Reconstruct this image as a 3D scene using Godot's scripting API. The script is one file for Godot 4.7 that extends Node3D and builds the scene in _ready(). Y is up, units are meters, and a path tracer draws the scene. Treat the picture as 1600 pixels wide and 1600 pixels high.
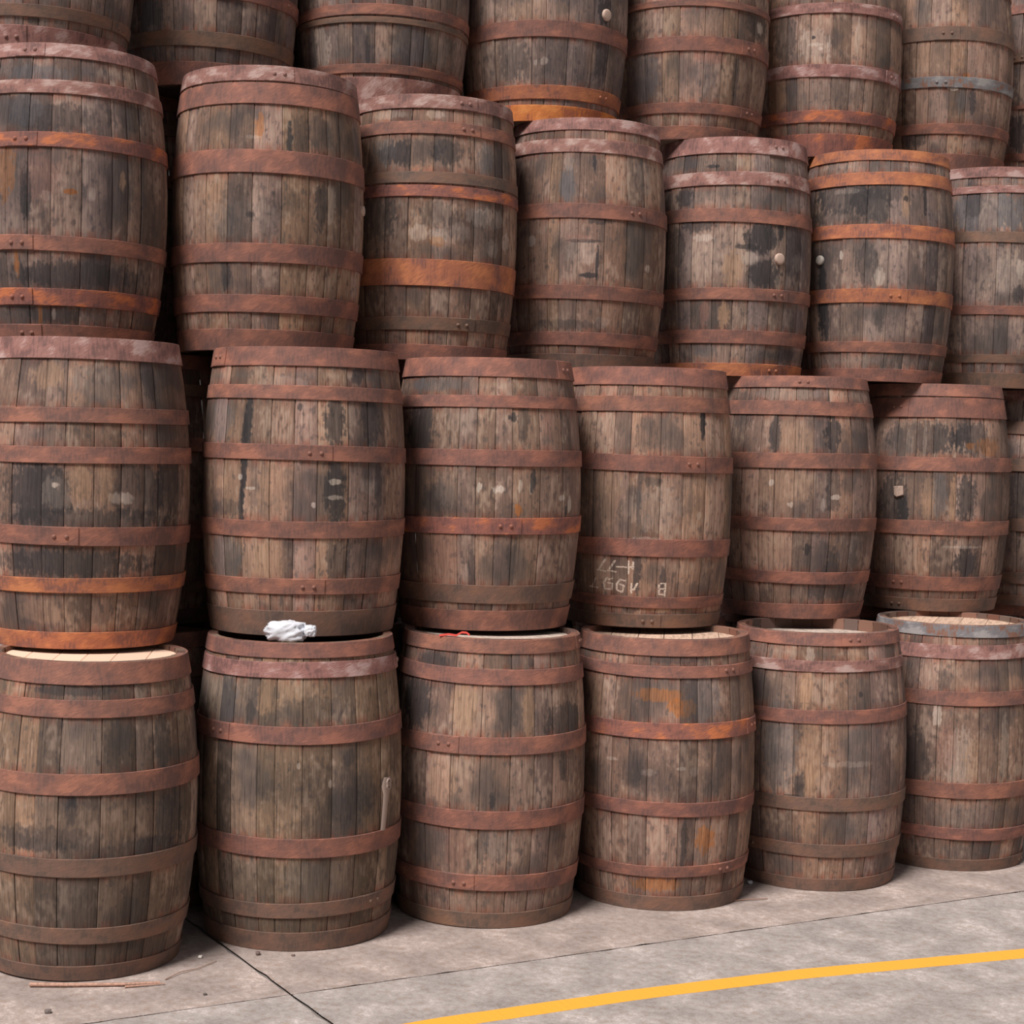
extends Node3D
# A stack of old oak casks standing on end in four tiers on a concrete yard, under an overcast sky.

const TH := 0.92           # height of a cask
const TW := 320            # texels across the front half of a cask
const TV := 448            # texels down a cask
const HALF := 13           # staves in half a cask

# Every cask: where it stands, its girth, its hoops [from, to, finish] and the marks on its staves [u, v, ru, rv, kind, strength];
# u runs once round each half of the cask, v from its top to its foot.
const CASKS := [
	{row = 0, x = -1.259, y = 0.004, z = -4.962, h = 0.91, belly = 0.326, ends = 0.279, lean = 0.013, wood = "olive", head = "pale", recess = .014,
		label = "leftmost floor barrel, its pale clean round head showing, a loose stick at its foot",
		hoops = [[0, 0.069, "r"], [0.115, 0.169, "r"], [0.339, 0.405, "r"], [0.603, 0.661, "b"], [0.826, 0.878, "b"], [0.952, 1, "b"]],
		stains = [[0.478, 0.761, 0.346, 0.09, "d", 0.45], [0.478, 0.908, 0.327, 0.06, "d", 0.5], [0.617, 0.049, 0.185, 0.024, "k", 0.6], [0.439, 0.087, 0.12, 0.016, "k", 0.7], [0.367, 0.543, 0.149, 0.04, "k", 0.75], [0.672, 0.592, 0.127, 0.04, "k", 0.6], [0.456, 0.451, 0.016, 0.05, "k", 0.85], [0.522, 0.5, 0.236, 0.06, "t", 0.4], [0.75, 0.511, 0.056, 0.1, "k", 0.5], [0.728, 0.25, 0.034, 0.09, "k", 0.5], [0.572, 0.25, 0.026, 0.08, "k", 0.3], [0.589, 0.38, 0.034, 0.032, "k", 0.7]]},  # both d marks: grime plus painted shade towards the foot
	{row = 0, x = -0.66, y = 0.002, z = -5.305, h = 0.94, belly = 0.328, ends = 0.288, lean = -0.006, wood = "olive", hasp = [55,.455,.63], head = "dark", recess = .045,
		label = "floor barrel with an iron hasp on its right flank and white plastic on its rim",
		hoops = [[0, 0.048, "r"], [0.062, 0.113, "p"], [0.264, 0.321, "r"], [0.626, 0.688, "r"], [0.838, 0.887, "b"], [0.938, 1, "b"]],
		stains = [[0.489, 0.777, 0.335, 0.085, "d", 0.4], [0.494, 0.918, 0.315, 0.064, "d", 0.5], [0.561, 0.489, 0.181, 0.106, "k", 0.25], [0.433, 0.571, 0.161, 0.064, "t", 0.3], [0.544, 0.217, 0.119, 0.047, "k", 0.35], [0.344, 0.223, 0.016, 0.043, "k", 0.6], [0.394, 0.168, 0.031, 0.074, "t", 0.6], [0.394, 0.054, 0.025, 0.017, "t", 0.7], [0.322, 0.054, 0.023, 0.017, "t", 0.6], [0.194, 0.217, 0.103, 0.128, "g", 0.5], [0.656, 0.527, 0.089, 0.053, "k", 0.35], [0.594, 0.451, 0.006, 0.013, "w", 0.8], [0.5, 0.391, 0.006, 0.011, "w", 0.7], [0.567, 0.592, 0.121, 0.043, "k", 0.25], [0.656, 0.37, 0.022, 0.026, "k", 0.4], [0.528, 0.766, 0.079, 0.064, "g", 0.3]]},  # the d pair darkens the foot with grime and painted-in shade
	{row = 0, x = -0.065, y = 0.002, z = -5.595, h = 0.932, belly = 0.327, ends = 0.29, lean = 0.007, wood = "brown", head = "grey", recess = .016,
		label = "floor barrel with a red plastic scrap on its rim, beside the hasp barrel",
		hoops = [[0, 0.048, "r"], [0.099, 0.152, "r"], [0.332, 0.392, "r"], [0.584, 0.647, "r"], [0.813, 0.869, "r"], [0.946, 1, "b"]],
		stains = [[0.228, 0.228, 0.077, 0.101, "k", 0.85], [0.789, 0.288, 0.102, 0.063, "k", 0.75], [0.283, 0.087, 0.068, 0.031, "k", 0.6], [0.417, 0.234, 0.048, 0.09, "t", 0.55], [0.628, 0.239, 0.023, 0.101, "t", 0.6], [0.561, 0.239, 0.03, 0.09, "k", 0.35], [0.35, 0.495, 0.047, 0.09, "t", 0.4], [0.517, 0.549, 0.011, 0.031, "k", 0.75], [0.772, 0.435, 0.019, 0.067, "k", 0.55], [0.489, 0.707, 0.021, 0.067, "k", 0.45], [0.222, 0.478, 0.026, 0.056, "w", 0.35], [0.533, 0.696, 0.042, 0.067, "g", 0.35], [0.639, 0.076, 0.012, 0.022, "k", 0.5], [0.406, 0.723, 0.044, 0.079, "p", 0.35]]},
	{row = 0, x = 0.549, y = 0.001, z = -5.849, h = 0.916, belly = 0.325, ends = 0.289, lean = -0.003, wood = "brown", head = "tan", recess = .022,
		label = "floor barrel with ochre smears on its upper staves and near its foot",
		hoops = [[0, 0.06, "r"], [0.093, 0.136, "r"], [0.304, 0.362, "m"], [0.593, 0.645, "r"], [0.832, 0.873, "r"], [0.946, 1, "b"]],
		stains = [[0.489, 0.201, 0.093, 0.024, "o", 0.75], [0.572, 0.245, 0.054, 0.033, "o", 0.7], [0.639, 0.201, 0.073, 0.106, "g", 0.5], [0.661, 0.734, 0.035, 0.052, "o", 0.65], [0.494, 0.902, 0.093, 0.026, "o", 0.8], [0.567, 0.467, 0.014, 0.007, "w", 0.9], [0.611, 0.478, 0.014, 0.019, "w", 0.55], [0.456, 0.484, 0.027, 0.014, "w", 0.4], [0.328, 0.446, 0.021, 0.007, "w", 0.5], [0.539, 0.511, 0.155, 0.071, "k", 0.3], [0.55, 0.071, 0.112, 0.016, "k", 0.6], [0.4, 0.473, 0.046, 0.071, "k", 0.25], [0.583, 0.75, 0.011, 0.094, "k", 0.55], [0.706, 0.446, 0.014, 0.118, "k", 0.4], [0.244, 0.261, 0.044, 0.094, "t", 0.3], [0.611, 0.467, 0.059, 0.094, "t", 0.2]]},
	{row = 0, x = 1.147, y = 0.002, z = -6.148, h = 0.916, belly = 0.331, ends = 0.289, lean = -0.009, wood = "brown", head = "grey", recess = .04,
		label = "floor barrel with one long pale tan stave, second from the right edge",
		hoops = [[0, 0.048, "r"], [0.104, 0.147, "p"], [0.292, 0.344, "r"], [0.629, 0.681, "b"], [0.813, 0.864, "b"], [0.951, 1, "b"]],
		stains = [[0.467, 0.217, 0.023, 0.099, "t", 0.85], [0.489, 0.457, 0.045, 0.174, "t", 0.5], [0.478, 0.082, 0.02, 0.03, "w", 0.55], [0.456, 0.582, 0.02, 0.055, "k", 0.65], [0.489, 0.576, 0.022, 0.079, "t", 0.6], [0.372, 0.44, 0.073, 0.174, "g", 0.5], [0.65, 0.413, 0.076, 0.124, "g", 0.25], [0.617, 0.5, 0.096, 0.012, "w", 0.3], [0.661, 0.234, 0.01, 0.012, "k", 0.8], [0.433, 0.63, 0.032, 0.007, "k", 0.6], [0.483, 0.739, 0.027, 0.099, "t", 0.4], [0.672, 0.69, 0.105, 0.149, "g", 0.25], [0.861, 0.495, 0.042, 0.05, "t", 0.4], [0.656, 0.087, 0.036, 0.03, "t", 0.4]]},
	{row = 0, x = 1.725, y = 0, z = -6.475, h = 0.924, belly = 0.325, ends = 0.281, lean = 0, wood = "brown", head = "tan", recess = .02,
		label = "floor barrel at the right edge with a grey top hoop and white belly scuffs",
		hoops = [[0, 0.048, "g"], [0.08, 0.136, "p"], [0.264, 0.321, "r"], [0.633, 0.696, "r"], [0.822, 0.87, "r"], [0.952, 1, "b"]],
		stains = [[0.544, 0.543, 0.057, 0.131, "w", 0.5], [0.461, 0.364, 0.017, 0.052, "w", 0.75], [0.472, 0.304, 0.017, 0.021, "w", 0.7], [0.628, 0.543, 0.064, 0.105, "t", 0.5], [0.383, 0.56, 0.051, 0.144, "k", 0.45], [0.717, 0.495, 0.021, 0.131, "w", 0.4], [0.494, 0.484, 0.033, 0.105, "p", 0.4], [0.6, 0.777, 0.124, 0.052, "g", 0.4], [0.478, 0.217, 0.028, 0.047, "k", 0.35], [0.617, 0.929, 0.152, 0.039, "g", 0.3]]},
	{row = 1, x = -1.345, y = 0.916, z = -5.234, h = 0.93, belly = 0.327, ends = 0.279, lean = 0.002, wood = "brown",
		label = "second-tier barrel at the left edge with charred panels and an orange lower hoop",
		hoops = [[0, 0.07, "p"], [0.224, 0.272, "r"], [0.348, 0.401, "r"], [0.606, 0.666, "r"], [0.768, 0.816, "o"], [0.945, 1, "o"]],
		stains = [[0.361, 0.489, 0.109, 0.099, "k", 0.9], [0.656, 0.484, 0.086, 0.108, "k", 0.7], [0.517, 0.582, 0.265, 0.037, "k", 0.75], [0.417, 0.495, 0.043, 0.052, "w", 0.3], [0.417, 0.473, 0.012, 0.01, "w", 0.95], [0.606, 0.511, 0.036, 0.021, "w", 0.65], [0.489, 0.462, 0.034, 0.066, "t", 0.6], [0.561, 0.462, 0.023, 0.073, "t", 0.5], [0.461, 0.723, 0.248, 0.046, "k", 0.85], [0.706, 0.12, 0.028, 0.083, "k", 0.6], [0.378, 0.125, 0.061, 0.046, "t", 0.6], [0.55, 0.147, 0.096, 0.062, "g", 0.5], [0.383, 0.88, 0.101, 0.041, "t", 0.4], [0.539, 0.87, 0.086, 0.052, "k", 0.4], [0.794, 0.473, 0.079, 0.093, "k", 0.4], [0.683, 0.886, 0.056, 0.021, "w", 0.25]]},
	{row = 1, x = -0.682, y = 0.944, z = -5.467, h = 0.9, belly = 0.329, ends = 0.293, lean = -0.003, wood = "tan",
		label = "second-tier barrel with a long black drip down its left staves",
		hoops = [[0, 0.066, "r"], [0.132, 0.18, "r"], [0.338, 0.392, "r"], [0.598, 0.656, "r"], [0.799, 0.854, "r"], [0.911, 1, "b"]],
		stains = [[0.317, 0.255, 0.014, 0.119, "k", 1], [0.306, 0.386, 0.012, 0.195, "k", 1], [0.3, 0.56, 0.01, 0.108, "k", 0.8], [0.594, 0.25, 0.036, 0.091, "k", 0.7], [0.594, 0.495, 0.036, 0.112, "k", 0.85], [0.594, 0.462, 0.021, 0.011, "w", 0.8], [0.594, 0.516, 0.027, 0.009, "w", 0.6], [0.711, 0.478, 0.036, 0.03, "w", 0.4], [0.722, 0.245, 0.037, 0.086, "k", 0.55], [0.75, 0.484, 0.017, 0.108, "k", 0.5], [0.333, 0.489, 0.021, 0.006, "w", 0.85], [0.294, 0.451, 0.008, 0.011, "w", 0.9], [0.211, 0.473, 0.039, 0.022, "t", 0.5], [0.228, 0.56, 0.086, 0.03, "k", 0.35], [0.611, 0.054, 0.064, 0.019, "k", 0.5], [0.394, 0.739, 0.055, 0.078, "t", 0.55], [0.456, 0.723, 0.02, 0.086, "k", 0.4], [0.611, 0.734, 0.043, 0.091, "k", 0.5], [0.222, 0.734, 0.078, 0.086, "g", 0.5], [0.528, 0.543, 0.006, 0.009, "w", 0.9], [0.189, 0.245, 0.065, 0.097, "g", 0.5], [0.422, 0.125, 0.083, 0.022, "w", 0.25], [0.678, 0.092, 0.024, 0.032, "k", 0.6], [0.411, 0.489, 0.052, 0.086, "t", 0.35], [0.483, 0.207, 0.008, 0.017, "k", 0.6]]},
	{row = 1, x = -0.09, y = 0.936, z = -5.812, h = 0.908, belly = 0.33, ends = 0.283, lean = -0.004, wood = "brown",
		label = "second-tier barrel with pale chalk marks on its belly, left of the stencilled barrel",
		hoops = [[0, 0.07, "r"], [0.139, 0.183, "r"], [0.336, 0.396, "r"], [0.583, 0.643, "m"], [0.831, 0.899, "b"], [0.925, 1, "r"]],
		stains = [[0.478, 0.473, 0.011, 0.018, "w", 1], [0.539, 0.478, 0.022, 0.016, "w", 0.95], [0.611, 0.467, 0.007, 0.023, "w", 0.7], [0.65, 0.467, 0.007, 0.032, "w", 0.7], [0.783, 0.511, 0.017, 0.012, "w", 1], [0.828, 0.538, 0.013, 0.032, "w", 1], [0.806, 0.56, 0.007, 0.021, "k", 0.9], [0.25, 0.261, 0.067, 0.115, "k", 0.75], [0.411, 0.223, 0.056, 0.065, "w", 0.25], [0.328, 0.533, 0.045, 0.081, "k", 0.45], [0.656, 0.446, 0.012, 0.046, "k", 0.8], [0.583, 0.217, 0.013, 0.018, "k", 0.8], [0.406, 0.609, 0.049, 0.025, "o", 0.6], [0.606, 0.554, 0.014, 0.023, "o", 0.8], [0.378, 0.484, 0.046, 0.069, "w", 0.2], [0.622, 0.228, 0.019, 0.104, "k", 0.4], [0.456, 0.783, 0.013, 0.092, "k", 0.45], [0.439, 0.793, 0.009, 0.042, "w", 0.3], [0.589, 0.734, 0.018, 0.092, "k", 0.4], [0.35, 0.739, 0.072, 0.104, "p", 0.3], [0.722, 0.201, 0.022, 0.092, "p", 0.35], [0.3, 0.098, 0.12, 0.028, "g", 0.6]]},
	{row = 1, x = 0.487, y = 0.919, z = -6.181, h = 0.924, belly = 0.322, ends = 0.283, lean = 0.003, wood = "tan",
		label = "second-tier barrel with white upside-down stencilled figures near its foot",
		hoops = [[0, 0.07, "r"], [0.111, 0.17, "r"], [0.336, 0.399, "r"], [0.659, 0.726, "r"], [0.877, 0.92, "r"], [0.947, 1, "b"]],
		stains = [[0.728, 0.223, 0.015, 0.049, "k", 1], [0.728, 0.179, 0.012, 0.02, "k", 0.8], [0.422, 0.152, 0.014, 0.01, "w", 1], [0.533, 0.538, 0.106, 0.086, "w", 0.3], [0.511, 0.658, 0.051, 0.01, "w", 0.5], [0.483, 0.761, 0.016, 0.111, "k", 0.7], [0.711, 0.565, 0.009, 0.015, "w", 0.8], [0.372, 0.484, 0.051, 0.148, "t", 0.4], [0.5, 0.261, 0.042, 0.069, "k", 0.25], [0.483, 0.478, 0.009, 0.148, "k", 0.5], [0.672, 0.478, 0.008, 0.123, "k", 0.4], [0.528, 0.44, 0.033, 0.02, "k", 0.4], [0.7, 0.478, 0.058, 0.111, "t", 0.3], [0.461, 0.929, 0.033, 0.015, "k", 0.5], [0.578, 0.929, 0.039, 0.012, "t", 0.6], [0.578, 0.81, 0.014, 0.049, "k", 0.5]]},
	{row = 1, x = 1.112, y = 0.92, z = -6.618, h = 0.924, belly = 0.327, ends = 0.273, lean = -0.002, wood = "brown",
		label = "second-tier barrel with one long dark stave, directly right of the stencilled barrel",
		hoops = [[0, 0.048, "r"], [0.102, 0.16, "r"], [0.316, 0.379, "r"], [0.583, 0.636, "r"], [0.804, 0.854, "r"], [0.938, 1, "r"]],
		stains = [[0.656, 0.239, 0.036, 0.085, "k", 0.8], [0.656, 0.462, 0.033, 0.106, "k", 0.5], [0.672, 0.777, 0.034, 0.08, "k", 0.6], [0.667, 0.495, 0.023, 0.011, "w", 0.85], [0.428, 0.245, 0.023, 0.08, "k", 0.7], [0.511, 0.266, 0.068, 0.08, "t", 0.4], [0.456, 0.451, 0.148, 0.074, "t", 0.35], [0.422, 0.44, 0.01, 0.013, "w", 0.9], [0.506, 0.587, 0.034, 0.005, "w", 0.7], [0.683, 0.886, 0.116, 0.037, "k", 0.45], [0.272, 0.141, 0.065, 0.08, "k", 0.4], [0.467, 0.071, 0.147, 0.032, "w", 0.3], [0.561, 0.712, 0.015, 0.027, "k", 0.8], [0.606, 0.636, 0.077, 0.008, "w", 0.5], [0.494, 0.527, 0.012, 0.011, "w", 0.7], [0.617, 0.527, 0.008, 0.027, "w", 0.6], [0.389, 0.696, 0.065, 0.08, "t", 0.3], [0.75, 0.685, 0.069, 0.106, "g", 0.3]]},
	{row = 1, x = 1.741, y = 0.926, z = -6.975, h = 0.916, belly = 0.325, ends = 0.275, lean = 0, wood = "brown", bung = [[-21,.472,.02,2]], lap = -24,
		label = "second-tier barrel with a pale square bung and a dark streak beneath it",
		hoops = [[0, 0.054, "r"], [0.059, 0.146, "r"], [0.321, 0.382, "r"], [0.599, 0.661, "r"], [0.843, 0.906, "r"], [0.943, 1, "b"]],
		stains = [[0.467, 0.239, 0.166, 0.07, "k", 0.7], [0.678, 0.234, 0.09, 0.078, "k", 0.7], [0.361, 0.533, 0.062, 0.14, "k", 0.6], [0.65, 0.5, 0.046, 0.106, "k", 0.7], [0.5, 0.5, 0.03, 0.112, "t", 0.5], [0.4, 0.56, 0.024, 0.062, "k", 0.95], [0.594, 0.511, 0.013, 0.106, "t", 0.7], [0.544, 0.473, 0.031, 0.098, "g", 0.5], [0.667, 0.777, 0.053, 0.067, "k", 0.75], [0.661, 0.272, 0.015, 0.017, "o", 0.6], [0.65, 0.712, 0.097, 0.006, "w", 0.5], [0.761, 0.272, 0.074, 0.039, "o", 0.4], [0.389, 0.636, 0.027, 0.008, "w", 0.7], [0.556, 0.777, 0.062, 0.084, "k", 0.25], [0.417, 0.283, 0.016, 0.084, "w", 0.25], [0.478, 0.25, 0.008, 0.084, "w", 0.3]]},
	{row = 1, x = 2.34, y = 0.921, z = -7.335, h = 0.92, belly = 0.325, ends = 0.281, lean = 0, wood = "gray",
		label = "second-tier barrel cut off by the right edge, only its left flank showing",
		hoops = [[0, 0.048, "p"], [0.148, 0.207, "b"], [0.318, 0.377, "b"], [0.594, 0.653, "b"], [0.842, 0.896, "b"], [0.952, 1, "b"]],
		stains = [[0.367, 0.092, 0.058, 0.059, "w", 0.3], [0.4, 0.505, 0.055, 0.177, "k", 0.5]]},
	{row = 2, x = -1.481, y = 1.843, z = -5.479, h = 0.92, belly = 0.327, ends = 0.278, lean = -0.002, wood = "dark", lap = -25,
		label = "third-tier barrel at the left edge with blackened staves and orange-patched hoops",
		hoops = [[0, 0.048, "p"], [0.125, 0.171, "p"], [0.303, 0.353, "m"], [0.648, 0.699, "r"], [0.824, 0.881, "m"], [0.943, 1, "r"]],
		stains = [[0.383, 0.505, 0.017, 0.097, "k", 0.9], [0.317, 0.44, 0.033, 0.097, "o", 0.5], [0.472, 0.255, 0.138, 0.047, "k", 0.7], [0.411, 0.103, 0.122, 0.026, "g", 0.7], [0.517, 0.777, 0.186, 0.047, "k", 0.85], [0.372, 0.228, 0.064, 0.054, "g", 0.5], [0.517, 0.5, 0.02, 0.009, "o", 1], [0.444, 0.516, 0.02, 0.017, "w", 0.4], [0.578, 0.505, 0.012, 0.021, "w", 0.5], [0.478, 0.913, 0.098, 0.026, "k", 0.6], [0.678, 0.451, 0.012, 0.034, "t", 0.7], [0.35, 0.739, 0.009, 0.054, "o", 0.8], [0.422, 0.908, 0.006, 0.047, "o", 0.7], [0.467, 0.908, 0.006, 0.021, "w", 0.5], [0.422, 0.451, 0.061, 0.086, "p", 0.3], [0.689, 0.783, 0.095, 0.054, "k", 0.5], [0.322, 0.158, 0.023, 0.03, "t", 0.5], [0.611, 0.489, 0.125, 0.107, "k", 0.25], [0.706, 0.217, 0.074, 0.054, "k", 0.4]]},
	{row = 2, x = -0.857, y = 1.843, z = -5.73, h = 0.92, belly = 0.325, ends = 0.288, lean = 0, wood = "tan", bung = [[76,.462,.018,0]],
		label = "third-tier barrel with mostly clean tan staves, directly right of the blackened leftmost one",
		hoops = [[0, 0.056, "p"], [0.061, 0.136, "r"], [0.299, 0.38, "r"], [0.623, 0.69, "r"], [0.805, 0.867, "r"], [0.925, 1, "r"]],
		stains = [[0.467, 0.223, 0.015, 0.049, "o", 0.55], [0.433, 0.223, 0.026, 0.056, "t", 0.4], [0.567, 0.261, 0.009, 0.067, "k", 0.9], [0.711, 0.467, 0.024, 0.079, "w", 0.4], [0.678, 0.484, 0.025, 0.094, "k", 0.6], [0.4, 0.538, 0.134, 0.067, "w", 0.22], [0.444, 0.527, 0.013, 0.013, "k", 0.5], [0.361, 0.723, 0.019, 0.056, "k", 0.6], [0.361, 0.761, 0.009, 0.034, "k", 0.6], [0.411, 0.516, 0.035, 0.09, "k", 0.3], [0.5, 0.533, 0.038, 0.09, "k", 0.3], [0.55, 0.484, 0.054, 0.056, "k", 0.25], [0.444, 0.255, 0.034, 0.007, "w", 0.5], [0.672, 0.223, 0.049, 0.079, "k", 0.35], [0.606, 0.245, 0.031, 0.079, "k", 0.35], [0.311, 0.446, 0.056, 0.04, "t", 0.3], [0.75, 0.853, 0.015, 0.018, "k", 0.3]]},
	{row = 2, x = -0.327, y = 1.845, z = -6.118, h = 0.92, belly = 0.316, ends = 0.283, lean = 0.008, wood = "brown", lap = 24,
		label = "third-tier barrel with whitish flaking on its belly above a broad vivid orange hoop",
		hoops = [[0, 0.054, "p"], [0.103, 0.15, "r"], [0.295, 0.338, "b"], [0.343, 0.386, "m"], [0.621, 0.721, "o"], [0.838, 0.888, "b"], [0.941, 1, "r"]],
		stains = [[0.722, 0.451, 0.098, 0.038, "w", 0.6], [0.461, 0.522, 0.038, 0.034, "w", 0.5], [0.539, 0.533, 0.038, 0.029, "w", 0.5], [0.611, 0.516, 0.037, 0.036, "w", 0.4], [0.828, 0.533, 0.027, 0.038, "w", 0.6], [0.75, 0.565, 0.027, 0.034, "w", 0.5], [0.3, 0.462, 0.081, 0.096, "k", 0.5], [0.417, 0.223, 0.121, 0.048, "k", 0.7], [0.556, 0.217, 0.052, 0.053, "k", 0.6], [0.328, 0.076, 0.077, 0.017, "w", 0.45], [0.506, 0.076, 0.038, 0.017, "w", 0.5], [0.528, 0.554, 0.028, 0.019, "o", 0.35], [0.711, 0.228, 0.042, 0.06, "g", 0.5], [0.661, 0.5, 0.107, 0.072, "k", 0.35], [0.517, 0.451, 0.071, 0.048, "k", 0.35], [0.317, 0.217, 0.05, 0.053, "g", 0.5], [0.861, 0.75, 0.056, 0.072, "k", 0.3]]},
	{row = 2, x = 0.245, y = 1.844, z = -6.455, h = 0.92, belly = 0.321, ends = 0.277, lean = 0.003, wood = "brown",
		label = "third-tier barrel with dull purple-grey upper hoops and a dark crack on its belly",
		hoops = [[0, 0.05, "p"], [0.087, 0.141, "p"], [0.344, 0.403, "r"], [0.668, 0.724, "r"], [0.855, 0.908, "r"], [0.941, 1, "b"]],
		stains = [[0.5, 0.533, 0.063, 0.051, "w", 0.4], [0.3, 0.495, 0.021, 0.023, "w", 0.8], [0.439, 0.272, 0.03, 0.066, "g", 0.75], [0.439, 0.168, 0.02, 0.051, "w", 0.3], [0.539, 0.179, 0.007, 0.051, "k", 0.9], [0.483, 0.38, 0.085, 0.023, "k", 0.7], [0.556, 0.576, 0.007, 0.066, "k", 0.9], [0.528, 0.63, 0.039, 0.01, "k", 0.9], [0.778, 0.587, 0.015, 0.015, "w", 0.7], [0.444, 0.826, 0.149, 0.02, "k", 0.4], [0.583, 0.815, 0.035, 0.025, "w", 0.25], [0.511, 0.495, 0.063, 0.008, "k", 0.6], [0.367, 0.196, 0.032, 0.064, "t", 0.3], [0.756, 0.201, 0.042, 0.102, "g", 0.3], [0.433, 0.554, 0.05, 0.076, "k", 0.3], [0.561, 0.413, 0.045, 0.015, "k", 0.6], [0.489, 0.484, 0.063, 0.015, "p", 0.3]]},
	{row = 2, x = 0.853, y = 1.843, z = -6.76, h = 0.92, belly = 0.324, ends = 0.288, lean = 0.001, wood = "gray", bung = [[36,.505,.022,0]], lap = 38,
		label = "third-tier barrel with a big round pale bung in a dark stain",
		hoops = [[0, 0.07, "p"], [0.149, 0.206, "p"], [0.303, 0.359, "r"], [0.633, 0.683, "r"], [0.808, 0.864, "r"], [0.946, 1, "o"]],
		stains = [[0.622, 0.424, 0.07, 0.069, "k", 0.85], [0.639, 0.576, 0.072, 0.064, "k", 0.8], [0.778, 0.484, 0.063, 0.094, "k", 0.35], [0.4, 0.5, 0.079, 0.094, "w", 0.3], [0.511, 0.554, 0.04, 0.08, "t", 0.65], [0.578, 0.511, 0.034, 0.027, "w", 0.6], [0.394, 0.424, 0.043, 0.016, "w", 0.6], [0.306, 0.25, 0.043, 0.04, "k", 0.7], [0.372, 0.364, 0.071, 0.037, "k", 0.6], [0.483, 0.75, 0.023, 0.059, "t", 0.85], [0.406, 0.739, 0.021, 0.059, "p", 0.5], [0.422, 0.125, 0.031, 0.008, "k", 0.9], [0.867, 0.908, 0.185, 0.027, "k", 0.6], [0.406, 0.891, 0.053, 0.032, "g", 0.5], [0.706, 0.38, 0.013, 0.048, "k", 0.9], [0.806, 0.511, 0.035, 0.037, "w", 0.4], [0.694, 0.598, 0.012, 0.027, "w", 0.3], [0.572, 0.462, 0.057, 0.011, "k", 0.7], [0.289, 0.467, 0.032, 0.094, "k", 0.4], [0.567, 0.109, 0.026, 0.032, "t", 0.4]]},
	{row = 2, x = 1.475, y = 1.844, z = -6.95, h = 0.92, belly = 0.319, ends = 0.28, lean = 0.005, wood = "gray", bung = [[-42,.473,.019,1]],
		label = "third-tier barrel with clean orange hoops and a small bung dripping black at left",
		hoops = [[0, 0.048, "o"], [0.098, 0.154, "o"], [0.326, 0.386, "o"], [0.603, 0.663, "o"], [0.83, 0.876, "r"], [0.945, 1, "r"]],
		stains = [[0.339, 0.201, 0.118, 0.083, "k", 0.9], [0.5, 0.245, 0.057, 0.083, "k", 0.6], [0.55, 0.185, 0.105, 0.039, "k", 0.8], [0.433, 0.212, 0.037, 0.083, "k", 0.7], [0.311, 0.06, 0.081, 0.022, "w", 0.35], [0.378, 0.179, 0.061, 0.014, "w", 0.35], [0.622, 0.223, 0.02, 0.077, "t", 0.7], [0.622, 0.212, 0.011, 0.014, "k", 0.8], [0.472, 0.5, 0.044, 0.094, "k", 0.5], [0.367, 0.457, 0.008, 0.022, "w", 1], [0.522, 0.549, 0.023, 0.039, "w", 0.7], [0.278, 0.63, 0.024, 0.165, "k", 1], [0.3, 0.728, 0.013, 0.138, "k", 0.9], [0.383, 0.364, 0.017, 0.008, "w", 1], [0.594, 0.897, 0.135, 0.039, "k", 0.35], [0.711, 0.19, 0.01, 0.083, "k", 0.9], [0.694, 0.451, 0.009, 0.055, "w", 0.4], [0.528, 0.707, 0.021, 0.083, "k", 0.4], [0.711, 0.701, 0.016, 0.083, "w", 0.3], [0.317, 0.288, 0.123, 0.033, "k", 0.5], [0.767, 0.196, 0.039, 0.069, "t", 0.4]]},
	{row = 2, x = 2.045, y = 1.843, z = -7.28, h = 0.92, belly = 0.325, ends = 0.281, lean = 0, wood = "gray",
		label = "third-tier grey barrel with faded hoops, cut off by the right edge",
		hoops = [[0, 0.048, "p"], [0.088, 0.121, "p"], [0.296, 0.345, "b"], [0.63, 0.67, "r"], [0.851, 0.889, "b"], [0.932, 1, "b"]],
		stains = [[0.494, 0.201, 0.17, 0.101, "g", 0.8], [0.422, 0.141, 0.043, 0.101, "k", 0.5], [0.589, 0.489, 0.095, 0.087, "w", 0.35], [0.628, 0.576, 0.028, 0.041, "k", 0.7], [0.467, 0.495, 0.053, 0.087, "k", 0.3], [0.55, 0.348, 0.021, 0.017, "k", 0.5], [0.628, 0.462, 0.017, 0.046, "w", 0.6]]},
	{row = 3, x = -1.616, y = 2.764, z = -5.58, h = 0.92, belly = 0.325, ends = 0.281, lean = 0, wood = "gray", lap = -12,
		label = "top-tier grey barrel in the upper left corner, only its foot showing",
		hoops = [[0, 0.052, "r"], [0.1, 0.145, "r"], [0.3, 0.345, "r"], [0.63, 0.68, "r"], [0.85, 0.892, "b"], [0.921, 1, "p"]],
		stains = [[0.489, 0.902, 0.028, 0.011, "k", 0.5], [0.639, 0.853, 0.132, 0.065, "g", 0.4]]},
	{row = 3, x = -1.136, y = 2.764, z = -6.05, h = 0.92, belly = 0.325, ends = 0.281, lean = 0, wood = "gray",
		label = "top-tier barrel with a blue-grey left flank, second from the upper left corner",
		hoops = [[0, 0.052, "r"], [0.1, 0.145, "r"], [0.3, 0.345, "r"], [0.63, 0.68, "r"], [0.805, 0.859, "b"], [0.916, 1, "r"]],
		stains = [[0.289, 0.783, 0.056, 0.117, "g", 0.9], [0.517, 0.761, 0.133, 0.059, "t", 0.2], [0.294, 0.793, 0.022, 0.014, "w", 0.4], [0.689, 0.864, 0.08, 0.023, "k", 0.3]]},
	{row = 3, x = -0.528, y = 2.764, z = -6.297, h = 0.92, belly = 0.325, ends = 0.281, lean = 0, wood = "gray",
		label = "top-tier barrel with whitish streaks low on its left and a doubled rusty hoop",
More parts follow.
